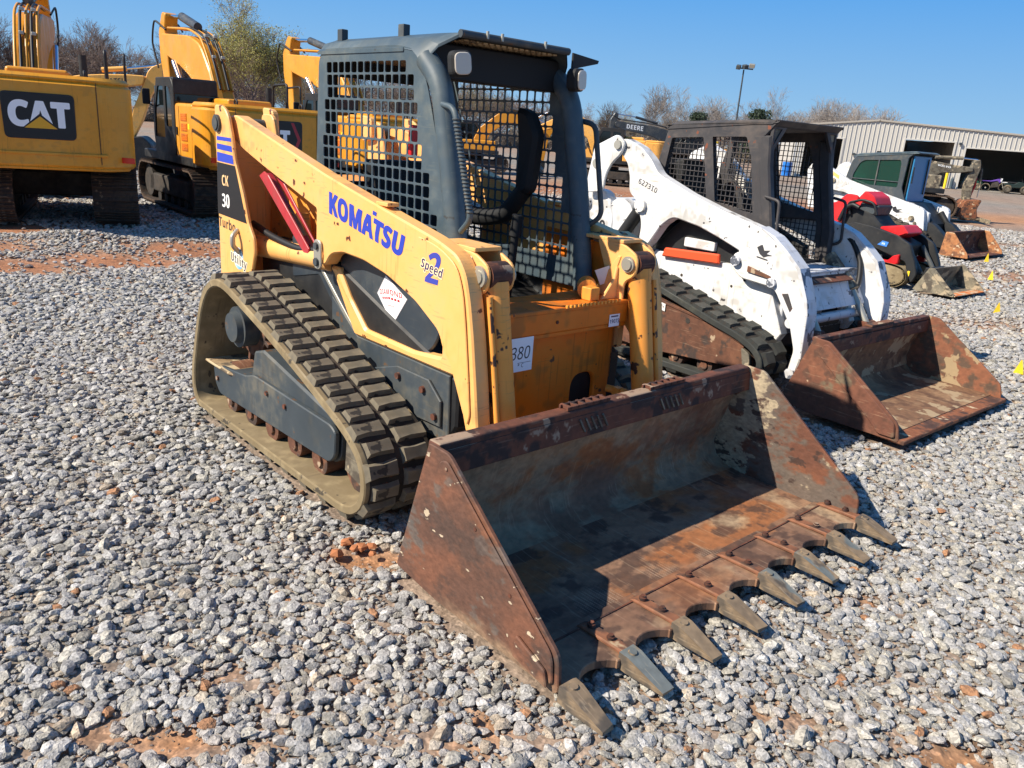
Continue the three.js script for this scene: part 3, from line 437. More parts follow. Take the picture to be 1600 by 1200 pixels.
  part('pedal_box', [box(0.35, 0.62, 0.74, 0.83, -0.30, 0.30, 0.02)], M.cabIn, cab);
  part('tail_lamp', [box(0.2, 0.23, 1.46, 1.60, 0.33, 0.37, 0.01)], M.redBright, cab);
  // front of the machine
  const fr = part('front_plate', [face(roundPoly([[-0.40, 0.36, 0.02], [-0.40, 0.90, 0.02], [0.40, 0.90, 0.02], [0.40, 0.36, 0.02]], 0.02), 0.80, 0.83, 0.006, [roundPoly([[-0.30, 0.38], [-0.30, 0.56, 0.1], [-0.14, 0.56, 0.1], [-0.14, 0.38]], 0.03, 6)])], M.orange, L, 'cream yellow front cross plate, shade painted into its colour, with arched cut-out');
  part('step_top', [slab([[0.64, -0.42], [0.90, -0.42], [0.90, 0.42], [0.64, 0.42]], 0.885, 0.905, 0.004), face([[-0.40, 0.80], [-0.40, 0.89], [0.40, 0.89], [0.40, 0.80]], 0.875, 0.90, 0.004), face([[-0.40, 0.78], [-0.40, 0.80], [0.40, 0.80], [0.40, 0.78]], 0.83, 0.895, 0.003)], M.orange, fr);
  { const t = []; for (let k = 0; k < 15; k++) t.push(box(0.895, 0.907, 0.90, 0.913, 0.0 - k * 0.024, 0.012 - k * 0.024, 0.001)); part('step_teeth', t, M.creamWorn, fr); }
  part('cross_beam', [box(0.62, 0.79, 0.34, 0.52, -0.44, 0.44, 0.02)], M.black, L);
  part('lower_front', [face([[0.40, 0.36], [0.40, 0.12], [-0.05, 0.12], [-0.05, 0.36]], 0.76, 0.78, 0.004)], M.orange, L);
  part('rivet', [bolt(0.9, 0.845, 0.06, 0.008, 0.004, 'x')], M.rustDark, fr);
  for (const s of [1, -1]) {
    const zz = (a, b) => s > 0 ? [a, b] : [-b, -a];
    // tilt cylinder fork, cylinder
    const fk = part('cylinder_fork', [0.365, 0.488].map((z) => plate(roundPoly([[0.70, 1.16], [0.86, 1.155, 0.03], [0.955, 1.11, 0.05], [0.945, 1.02, 0.05], [0.885, 0.985, 0.03], [0.885, 0.77, 0.01], [0.87, 0.77, 0.01], [0.78, 0.99]], 0.02, 5), ...zz(z, z + 0.016), 0.004)).concat([box(0.62, 0.86, 1.155, 1.172, ...zz(0.365, 0.50), 0.004)]), M.cream, L);
    part('fork_pin', [cyl([0.905, 1.07, s * 0.345], [0.905, 1.07, s * 0.522], 0.026), cyl([0.905, 1.07, s * 0.505], [0.905, 1.07, s * 0.516], 0.042), cyl([0.905, 1.07, s * 0.353], [0.905, 1.07, s * 0.364], 0.036)], M.zinc, fk);
    if (s > 0) part('pin_keeper', [plate(roundPoly([[0.87, 1.11], [0.85, 1.145], [0.81, 1.13], [0.89, 1.03], [0.935, 1.05]], 0.02), 0.505, 0.511, 0.002)], M.zinc, fk);
    part('cylinder_eye', [cyl([0.905, 1.07, s * 0.385], [0.905, 1.07, s * 0.485], 0.055, 0.055, 20)], M.rustDark, fk);
    const c = part('tilt_cylinder', [cyl([0.912, 1.03, s * 0.435], [1.03, 0.42, s * 0.435], 0.055, 0.052, 24), cyl([0.908, 1.045, s * 0.435], [0.915, 1.01, s * 0.435], 0.058, 0.058, 24)], M.creamWorn, L, 'chipped cream tilt cylinder');
    part('cylinder_rod', [cyl([1.03, 0.42, s * 0.435], [1.06, 0.30, s * 0.435], 0.028)], M.chrome, c);
    part('oil_tube', [cyl([0.955, 1.0, s * 0.495], [1.06, 0.44, s * 0.495], 0.012)], M.creamWorn, c);
    part('inner_arm_web', [plate([[0.80, 0.99], [0.90, 0.99], [1.02, 0.46], [0.97, 0.46], [0.88, 0.72]], ...zz(0.50, 0.506), 0.002)], M.orange, L);
    part('quick_coupler', [plate(roundPoly([[0.98, 0.50], [1.06, 0.50], [1.14, 0.30], [1.12, 0.16], [1.04, 0.16], [0.97, 0.36]], 0.03), ...zz(0.40, 0.57), 0.008)], M.rustDark, L);
  }
  part('inner_wall', [plate([[0.30, 1.16], [0.74, 1.14], [0.80, 0.92], [0.80, 0.5], [0.30, 0.5]], -0.44, -0.425, 0.003), box(0.52, 0.55, 0.9, 1.14, -0.425, -0.40, 0.004), box(0.60, 0.63, 0.9, 1.14, -0.425, -0.40, 0.004)], M.orange, L);
  part('gusset', [plate([[0.70, 0.905], [0.80, 0.905], [0.86, 1.1], [0.84, 1.1]], -0.40, -0.36, 0.004), face([[-0.40, 0.90], [-0.27, 0.905], [-0.345, 1.0], [-0.355, 1.05], [-0.40, 1.05]], 0.835, 0.85, 0.004)], M.cream, L);
  part('valve_block', [cyl([0.72, 0.945, -0.30], [0.80, 0.945, -0.22], 0.045), box(0.80, 0.86, 0.905, 0.965, -0.24, -0.18, 0.006)], M.creamWorn, L);
  part('hose_coupling', [cyl([0.66, 1.155, -0.44], [0.72, 1.155, -0.44], 0.024, 0.024, 14), cyl([0.69, 1.16, -0.50], [0.75, 1.16, -0.50], 0.027, 0.027, 14), box(0.56, 0.68, 1.13, 1.175, -0.53, -0.42, 0.01)], M.greySteel, L);
  part('paper_tag', [tf(plate([[0, 0], [0.07, 0], [0.07, 0.075], [0, 0.075]], 0, 0.001, 0), { r: [0.2, 0.7, 0.3], p: [0.76, 0.95, -0.35] })], std({ color: rgb(235, 235, 230), roughness: 0.7 }), L);
  part('grease_fitting', [cyl([0.86, 0.47, -0.36], [1.0, 0.47, -0.40], 0.018), box(0.90, 0.94, 0.45, 0.49, -0.39, -0.35, 0.004)], M.creamWorn, L);
  // ---- bucket
  const N5 = (u, v, f, s) => fbm(u, v, f, 5, s);
  const plateMap = dataTex(512, (u, v) => { // u along x 1.0..2.0, v up 0..0.65: worn blue-grey paint at the top corner and along the fold, rust elsewhere, dust along the foot
    const x = 1 + u, y = v * 0.65, n = N5(u, v, 4, 81), f = N5(u, v, 22, 83), q = N5(u, v, 60, 85);
    let c = lerp3([116, 76, 57], [96, 67, 54], sm(0.35, 0.65, n)); c = lerp3(c, [134, 84, 56], sm(0.52, 0.75, N5(u, v, 3, 87)) * 0.7);
    c = lerp3(c, [97, 99, 97], 0.65 * sm(0.55, 0.66, N5(u, v, 3, 89) * 0.65 + f * 0.35)); // remains of old grey paint
    c = lerp3(c, [98, 100, 98], 0.5 * sm(0.60, 0.68, N5(u, v, 7, 86)));
    c = lerp3(c, [70, 56, 50], 0.6 * sm(0.50, 0.66, f * 0.5 + N5(u, v, 6, 88) * 0.5));
    c = lerp3(c, [158, 134, 106], 0.75 * sm(0.10, 0.02, y + (f - 0.5) * 0.08) * sm(1.2, 1.5, x));
    c = lerp3(c, [190, 172, 146], sm(0.77, 0.79, f));
    return c.map((k) => k * (0.82 + 0.36 * q));
  }, true, 512, 512);
  const plateIn = dataTex(512, (u, v) => { // inner face of the far plate: dried pale mud over rust
    const y = v * 0.65, n = N5(u, v, 5, 91), f = N5(u, v, 20, 93), q = N5(u, v, 60, 95);
    let c = lerp3([104, 66, 50], [128, 80, 56], sm(0.35, 0.65, n)); c = lerp3(c, [96, 96, 90], 0.7 * sm(0.5, 0.6, N5(u, v, 3, 98) * 0.7 + f * 0.3));
    const m = sm(0.50, 0.56, n * 0.55 + f * 0.45 + 0.22 * sm(0.55, 0.3, u) - 0.10); c = lerp3(c, [176, 160, 132], m * (0.65 + 0.35 * q));
    c = lerp3(c, [60, 44, 38], sm(0.63, 0.7, N5(u, v, 12, 97)) * 0.8); return c.map((k) => k * (0.85 + 0.3 * q));
  });
  const floorMap = dataTex(1024, (u, v) => { // u along x (floor and back unrolled), v across the width
    const n = N5(u, v, 4, 101), f = N5(u, v, 18, 103), q = N5(u, v, 70, 105), m = N5(u, v, 6, 107);
    let c = lerp3([116, 86, 68], [142, 110, 86], sm(0.35, 0.65, n)); c = lerp3(c, [150, 92, 52], 0.8 * sm(0.52, 0.7, m)); c = lerp3(c, [70, 52, 44], 0.7 * sm(0.5, 0.66, f));
    if (u < 0.42) c = lerp3(c, [150, 136, 112], 0.75 * sm(0.40, 0.58, n * 0.5 + f * 0.5) * sm(0.06, 0.12, u));
    for (const [a, b, ra, rb2, s] of [[0.64, 0.27, 0.055, 0.055, 0.85], [0.84, 0.50, 0.035, 0.04, 0.6], [0.60, 0.06, 0.12, 0.03, 0.7], [0.82, 0.05, 0.08, 0.025, 0.7], [0.90, 0.34, 0.02, 0.03, 0.5], [0.88, 0.72, 0.02, 0.03, 0.5]]) { const d = ((u - a) / ra) ** 2 + ((v - b) / rb2) ** 2; c = lerp3(c, [172, 152, 122], s * (0.5 + 0.5 * q) * sm(1.4, 0.5, d + (f - 0.5) * 2.4)); }
    for (const [a, b, ra, rb2] of [[0.70, 0.58, 0.06, 0.05], [0.72, 0.44, 0.08, 0.035], [0.70, 0.76, 0.06, 0.06]]) { const d = ((u - a) / ra) ** 2 + ((v - b) / rb2) ** 2; if (d < 1.3) { const k = Math.sin(u * 560 + v * 380) * Math.sin(u * 560 - v * 380); c = lerp3(c, [160, 142, 122], 0.6 * sm(0.0, 0.4, k) * sm(1.3, 0.4, d + (m - 0.5) * 2.2 + (f - 0.5) * 1.2)); } }
    const scr = vn(u * 9, v * 210, 210, 141) * 0.6 + vn(u * 30, v * 420, 420, 143) * 0.4; c = lerp3(c, [168, 148, 124], 0.38 * sm(0.68, 0.85, scr)); c = lerp3(c, [150, 92, 56], 0.5 * sm(0.55, 0.75, N5(u, v, 5, 145)) * sm(0.5, 0.6, u));
    return c.map((k) => k * (0.84 + 0.32 * q));
  });
  const bumpR = dataTex(512, (u, v) => 255 * (0.55 * fbm(u, v, 50, 4, 111) + 0.45 * fbm(u, v, 10, 3, 112)), false);
  const mk = (map) => std({ map, bumpMap: bumpR, bumpScale: 0.0025, roughness: 0.78, metalness: 0.12 });
  const sideM = mk(plateMap), sideML = mk(plateIn), floorM = mk(floorMap);
  const fit = (geo, mapf) => { geo = merge([geo]); const p = geo.attributes.position, uv = geo.attributes.uv; for (let i = 0; i < p.count; i++) { const [a, b] = mapf(p.getX(i), p.getY(i), p.getZ(i)); uv.setXY(i, a, b); } return geo; };
  const bk = new THREE.Group(); bk.name = 'bucket'; bk.userData.label = 'rusty steel bucket with eight bolted teeth'; L.add(bk);
  const W = 0.955, xy = (x, y) => [x - 1, y / 0.65];
  const sp = roundPoly([[1.055, 0.06, 0.02], [1.225, 0.600, 0.012], [1.335, 0.597, 0.02], [1.893, 0.16, 0.03], [1.905, 0.03, 0.03], [1.30, 0.035, 0.02]], 0.02);
  part('side_plate', fit(plate(sp, W - 0.016, W, 0.003), xy), sideM, bk, 'rusty side plate with grey-blue worn top');
  part('side_plate', fit(plate(sp, -W, -W + 0.016, 0.003), xy), sideML, bk, 'side plate streaked with pale dried mud');
  for (const s of [1, -1]) {
    const zz = (a, b) => s > 0 ? [a, b] : [-b, -a];
    const eb = roundPoly([[1.272, 0.47, 0.01], [1.30, 0.565, 0.02], [1.337, 0.578, 0.02], [1.875, 0.158, 0.03], [1.885, 0.06, 0.02], [1.70, 0.06, 0.05], [1.665, 0.14, 0.10], [1.45, 0.33, 0.2]], 0.03, 6);
    part('edge_stiffener', fit(plate(eb, ...zz(W + 0.0005, W + 0.010), 0.008), xy), s > 0 ? sideM : sideML, bk);
    part('wear_pad', fit(plate(roundPoly([[1.72, 0.075], [1.73, 0.155], [1.86, 0.105], [1.875, 0.05]], 0.01), ...zz(W + 0.011, W + 0.024), 0.004), xy), s > 0 ? sideM : sideML, bk);
    for (const [x, y] of [[1.34, 0.55], [1.50, 0.405], [1.68, 0.26]]) part('rivet', [bolt(x, y, s * (W + 0.0095), 0.007, 0.003, 'z', s)], M.rustDark, bk);
  }
  // back sheet and floor
  const prof = [[1.232, 0.585], [1.215, 0.50], [1.17, 0.36], [1.135, 0.24], [1.125, 0.165], [1.15, 0.105], [1.21, 0.067], [1.30, 0.055], [1.5, 0.052], [1.80, 0.048]];
  let acc = 0; const arc = prof.map((q, i) => (acc += i ? Math.hypot(q[0] - prof[i - 1][0], q[1] - prof[i - 1][1]) : 0));
  const shellGeo = () => { const seg = 24, P = [], U = [], I = [], off = 0.014; const layer = (o) => { prof.forEach(([x, y], i) => { const a = prof[Math.max(0, i - 1)], b = prof[Math.min(prof.length - 1, i + 1)], l = Math.hypot(b[0] - a[0], b[1] - a[1]); for (let k = 0; k <= seg; k++) { const dent = o ? 0 : 0.004 * (wn(x * 6, k * 0.5, 7) - 0.5); P.push(x + (b[1] - a[1]) / l * o, y - (b[0] - a[0]) / l * o + dent, -W + 0.016 + (2 * W - 0.032) * k / seg); U.push(arc[i] / 1.45, k / seg); } }); }; layer(0); layer(off);
    const n = prof.length, id = (l, i, k) => l * n * (seg + 1) + i * (seg + 1) + k; for (let i = 0; i < n - 1; i++) for (let k = 0; k < seg; k++) for (const l of [0, 1]) I.push(id(l, i, k), id(l, i, k + 1), id(l, i + 1, k), id(l, i + 1, k), id(l, i, k + 1), id(l, i + 1, k + 1));
    for (let k = 0; k < seg; k++) { I.push(id(0, n - 1, k), id(1, n - 1, k), id(0, n - 1, k + 1), id(0, n - 1, k + 1), id(1, n - 1, k), id(1, n - 1, k + 1)); }
    const g = new THREE.BufferGeometry(); g.setAttribute('position', new THREE.Float32BufferAttribute(P, 3)); g.setAttribute('uv', new THREE.Float32BufferAttribute(U, 2)); g.setIndex(I); g.computeVertexNormals(); g.userData.done = true; return g; };
  part('back_and_floor', shellGeo(), floorM, bk, 'worn brown steel back and floor with pale dried mud');
  // cutting edge with scallops between the teeth
  const z0 = 0.932, dz = 0.2662, ce = [[1.70, W - 0.018]];
  ce.push([1.90, W - 0.018]);
  for (let k = 0; k < 8; k++) { const z = z0 - k * dz; if (k) ce.push([1.925, z + 0.05]); ce.push([1.925, z - 0.05]); if (k < 7) for (let j = 0; j <= 8; j++) { const a = Math.PI * j / 8; ce.push([1.918 - 0.038 * Math.pow(Math.sin(a), 0.8), z - 0.05 - (dz - 0.10) * j / 8]); } }
  ce.pop(); ce.push([1.925, -W + 0.018], [1.70, -W + 0.018]);
  part('cutting_edge', fit(slab(ce, 0.030, 0.062, 0.003), (x, y, z) => [0.62 + (x - 1.5) * 0.69, (z + W) / (2 * W)]), floorM, bk);
  part('floor_seam', [box(1.735, 1.742, 0.0622, 0.066, -W + 0.03, W - 0.03, 0.001)], M.rustDark, bk);
  for (let k = 0; k < 8; k++) {
    const z = z0 - k * dz, R = rng(900 + k), tl = (R() - 0.5) * 0.03;
    if (k < 7 && k > 0 || k === 7) {
      const ad = part('tooth_adapter', [plate([[1.72, 0.063], [1.745, 0.074], [1.90, 0.080], [1.955, 0.074], [1.955, 0.045], [1.93, 0.030], [1.90, 0.063]], z - 0.024, z + 0.024, 0.005)], M.adapter, bk);
      for (const x of [1.765, 1.85]) part('bolt', [bolt(x, 0.076, z, 0.014, 0.012, 'y'), bolt(x, 0.086, z, 0.009, 0.009, 'y')], M.rustDark, bk);
    }
    const tooth = new THREE.BufferGeometry(), A = [[1.915, 0.082, -0.034], [1.915, 0.082, 0.034], [1.915, 0.028, 0.037], [1.915, 0.028, -0.037], [1.95, 0.080, -0.033], [1.95, 0.080, 0.033], [1.95, 0.024, 0.036], [1.95, 0.024, -0.036], [2.075 + 0.018 * R(), 0.032, -0.022 - 0.006 * R()], [2.075 + 0.018 * R(), 0.032, 0.022 + 0.006 * R()], [2.085, 0.020, 0.024], [2.085, 0.020, -0.024]].map(([x, y, zz]) => [x, y, z + zz + (x - 1.95) * tl]);
    const P = [], quad = (a, b, c, d) => P.push(...A[a], ...A[b], ...A[c], ...A[a], ...A[c], ...A[d]);
    quad(0, 3, 2, 1); for (const o of [0, 4]) { quad(o, o + 1, o + 5, o + 4); quad(o + 1, o + 2, o + 6, o + 5); quad(o + 2, o + 3, o + 7, o + 6); quad(o + 3, o, o + 4, o + 7); } quad(8, 9, 10, 11);
    tooth.setAttribute('position', new THREE.Float32BufferAttribute(P, 3)); tooth.computeVertexNormals();
    part('tooth', [tooth, tf(new THREE.CylinderGeometry(0.013, 0.016, 0.008, 10), { r: [0, 0, -0.2], p: [1.942, 0.082, z] })], M.rustBlue, bk);
  }
  // top rim: rolled edge with two slotted steps and raised weld marks
  part('top_rim', [box(1.195, 1.262, 0.565, 0.602, -W + 0.017, W - 0.017, 0.012), tf(box(-0.008, 0.008, -0.045, 0.045, -W + 0.017, W - 0.017, 0.003), { r: [0, 0, 0.12], p: [1.262, 0.53, 0] })], M.rustDark, bk, 'dark brown rolled top rim');
  for (const zc of [0.20, -0.30]) { const t = []; for (let k = 0; k < 6; k++) t.push(box(1.20, 1.255, 0.602, 0.618, zc - 0.11 + k * 0.042, zc - 0.095 + k * 0.042, 0.003)); part('step_grip', [...t, box(1.205, 1.215, 0.602, 0.617, zc - 0.12, zc + 0.125, 0.002), box(1.245, 1.255, 0.602, 0.617, zc - 0.12, zc + 0.125, 0.002)], M.rustDark, bk); }
  for (const zc of [0.19, -0.31]) { const t = []; for (let k = 0; k < 5; k++) t.push(tf(box(-0.004, 0.004, -0.03, 0.03, -0.004, 0.004, 0.001), { r: [0.5, 0, 0.12], p: [1.272, 0.535, zc - 0.07 + k * 0.033] })); part('weld_marks', t, M.greySteel, bk); }
  // ---- lettering
  const vin = (w, h, draw) => canvas(w, h, draw);
  sticker('lettering', L, [-0.118, 1.318, 0.5793], [0.535, 1.192, 0.5793], [0.50, 1.062, 0.5793], [-0.118, 1.176, 0.5793], vin(1024, 230, (x, w, h) => { x.clearRect(0, 0, w, h); x.fillStyle = '#2a3fb0'; x.font = 'bold 210px sans-serif'; x.textBaseline = 'alphabetic'; x.save(); x.translate(6, 200); x.scale(0.97, 1.22); x.transform(1, 0, 0, 1, 0, 0); x.lineWidth = 14; x.strokeStyle = '#2a3fb0'; x.lineJoin = 'round'; const s = 'KOMATSU'; const tw = x.measureText(s).width; x.scale((w - 24) / tw / 0.97, 0.8); x.strokeText(s, 0, 0); x.fillText(s, 0, 0); x.restore(); x.fillRect(600, 0, 46, 30); }), { alpha: true });
  sticker('lettering', L, [0.632, 1.148, 0.5882], [0.79, 1.152, 0.5882], [0.78, 1.0, 0.5882], [0.622, 1.0, 0.5882], vin(256, 256, (x) => { x.clearRect(0, 0, 256, 256); x.fillStyle = '#3c44a4'; x.font = 'bold 290px sans-serif'; x.save(); x.transform(1, 0, -0.12, 1, 30, 0); x.fillText('2', 52, 232); x.restore(); x.save(); x.translate(128, 130); x.rotate(0.2); x.font = 'bold 84px sans-serif'; x.lineWidth = 14; x.strokeStyle = '#f6d8a8'; x.strokeText('Speed', -118, 28); x.fillStyle = '#23265c'; x.fillText('Speed', -118, 28); x.restore(); }), { alpha: true });
  const blueTex = vin(8, 8, (x) => { x.fillStyle = '#2c43b8'; x.fillRect(0, 0, 8, 8); });
  sticker('stripe_decal', L, [-1.258, 1.468, 0.6208], [-1.072, 1.466, 0.6208], [-1.068, 1.447, 0.6208], [-1.258, 1.447, 0.6208], blueTex);
  sticker('stripe_decal', L, [-1.260, 1.430, 0.6208], [-1.066, 1.424, 0.6208], [-1.060, 1.394, 0.6208], [-1.260, 1.400, 0.6208], blueTex);
  sticker('stripe_decal', L, [-1.262, 1.385, 0.6208], [-1.058, 1.377, 0.6208], [-1.048, 1.332, 0.6208], [-1.264, 1.337, 0.6208], blueTex);
  { const t = canvas(512, 400, (x) => { x.fillStyle = '#141518'; x.fillRect(0, 0, 512, 400); x.fillStyle = '#f2c890'; x.font = 'bold 96px sans-serif'; x.save(); x.scale(1, 1.1); x.fillText('CK', 92, 148); x.restore(); x.fillStyle = '#f4f2ee'; x.font = 'bold 128px sans-serif'; x.save(); x.scale(1, 1.05); x.fillText('30', 84, 305); x.restore(); });
    const q = [[-1.268, 1.331], [-1.046, 1.326], [-1.030, 1.325], [-0.905, 1.038], [-1.283, 1.050]], P = [], U = []; for (const k of [0, 4, 1, 1, 4, 2, 2, 4, 3]) { P.push(q[k][0], q[k][1], 0.6208); U.push((q[k][0] + 1.283) / 0.378, (q[k][1] - 1.035) / 0.296); }
    const g = new THREE.BufferGeometry(); g.setAttribute('position', new THREE.Float32BufferAttribute(P, 3)); g.setAttribute('uv', new THREE.Float32BufferAttribute(U, 2)); g.computeVertexNormals(); const m = new THREE.Mesh(g, std({ map: t, roughness: 0.4 })); m.name = 'model_decal'; m.castShadow = m.receiveShadow = true; L.add(m); }
  sticker('lettering', L, [-1.282, 1.045, 0.6208], [-1.02, 1.03, 0.6208], [-1.02, 0.955, 0.6208], [-1.284, 0.97, 0.6208], vin(256, 80, (x) => { x.clearRect(0, 0, 256, 80); x.fillStyle = '#3a3430'; x.font = 'bold 78px sans-serif'; x.fillText('Turbo', 6, 66); }), { alpha: true });
  sticker('round_decal', L, [-1.14, 0.905, 0.6208], [-0.905, 0.905, 0.6208], [-0.905, 0.765, 0.6208], [-1.14, 0.765, 0.6208], vin(256, 160, (x) => { x.clearRect(0, 0, 256, 160); const gr = x.createLinearGradient(60, 10, 190, 150); gr.addColorStop(0, '#2f6fae'); gr.addColorStop(0.5, '#b9dcea'); gr.addColorStop(1, '#3f86bd'); x.fillStyle = gr; x.beginPath(); x.arc(122, 80, 70, 0, 7); x.fill(); x.fillStyle = '#e6f2f4'; x.beginPath(); x.arc(112, 70, 44, 0, 7); x.fill(); x.save(); x.translate(120, 96); x.rotate(0.12); x.font = 'bold 76px sans-serif'; x.lineWidth = 12; x.strokeStyle = '#f0e6cf'; x.strokeText('Utility', -112, 24); x.fillStyle = '#2a2c34'; x.fillText('Utility', -112, 24); x.restore(); }), { alpha: true });
  { // white diamond sticker
    const t = canvas(512, 512, (x) => { x.fillStyle = '#f2f0ee'; x.fillRect(0, 0, 512, 512); x.strokeStyle = '#8c8890'; x.lineWidth = 5; x.beginPath(); x.moveTo(250, 20); x.lineTo(492, 190); x.lineTo(256, 492); x.lineTo(20, 190); x.closePath(); x.stroke(); x.fillStyle = '#b22a34'; x.font = 'bold 74px sans-serif'; x.textAlign = 'center'; x.fillText('DIAMOND', 256, 200); for (let k = 0; k < 7; k++) x.fillRect(116 + k * 41, 222, 30, 24); x.fillStyle = '#d8787c'; x.font = 'bold 30px sans-serif'; x.fillText('COMPANY', 256, 318); });
    const g = new THREE.BufferGeometry(), q = [[0.235, 0.957], [0.408, 0.882], [0.30, 0.742], [0.168, 0.864]], u = [[0.49, 0.97], [0.97, 0.63], [0.5, 0.03], [0.03, 0.63]];
    const P = [], U = []; for (const k of [0, 3, 2, 0, 2, 1]) { P.push(q[k][0], q[k][1], 0.4895); U.push(...u[k]); }
    g.setAttribute('position', new THREE.Float32BufferAttribute(P, 3)); g.setAttribute('uv', new THREE.Float32BufferAttribute(U, 2)); g.computeVertexNormals(); const m = new THREE.Mesh(g, std({ map: t, roughness: 0.4 })); m.name = 'diamond_sticker'; m.castShadow = m.receiveShadow = true; L.add(m);
  }
  sticker('number_sign', L, [0.8995, 0.80, 0.335], [0.8995, 0.80, 0.19], [0.8995, 0.655, 0.19], [0.8995, 0.655, 0.335], vin(256, 256, (x) => { x.fillStyle = '#e9ecf2'; x.fillRect(0, 0, 256, 256); x.strokeStyle = '#23242c'; x.lineWidth = 7; x.lineCap = 'round'; x.font = '120px sans-serif'; x.fillStyle = '#20222a'; x.save(); x.transform(1, 0, -0.12, 1.1, 0, 0); x.fillText('380', 48, 148); x.restore(); x.font = '44px sans-serif'; x.fillText('* C', 110, 226); x.lineWidth = 3; x.beginPath(); x.moveTo(110, 190); x.lineTo(240, 190); x.stroke(); }), { rough: 0.6 });
  sticker('number_tag', L, [0.902, 0.845, -0.275], [0.902, 0.845, -0.345], [0.902, 0.788, -0.345], [0.902, 0.788, -0.275], vin(128, 104, (x) => { x.fillStyle = '#eceaf0'; x.fillRect(0, 0, 128, 104); x.fillStyle = '#34385c'; x.font = 'bold 46px sans-serif'; x.fillText('19073', 4, 76); x.fillRect(18, 12, 92, 12); }));
}
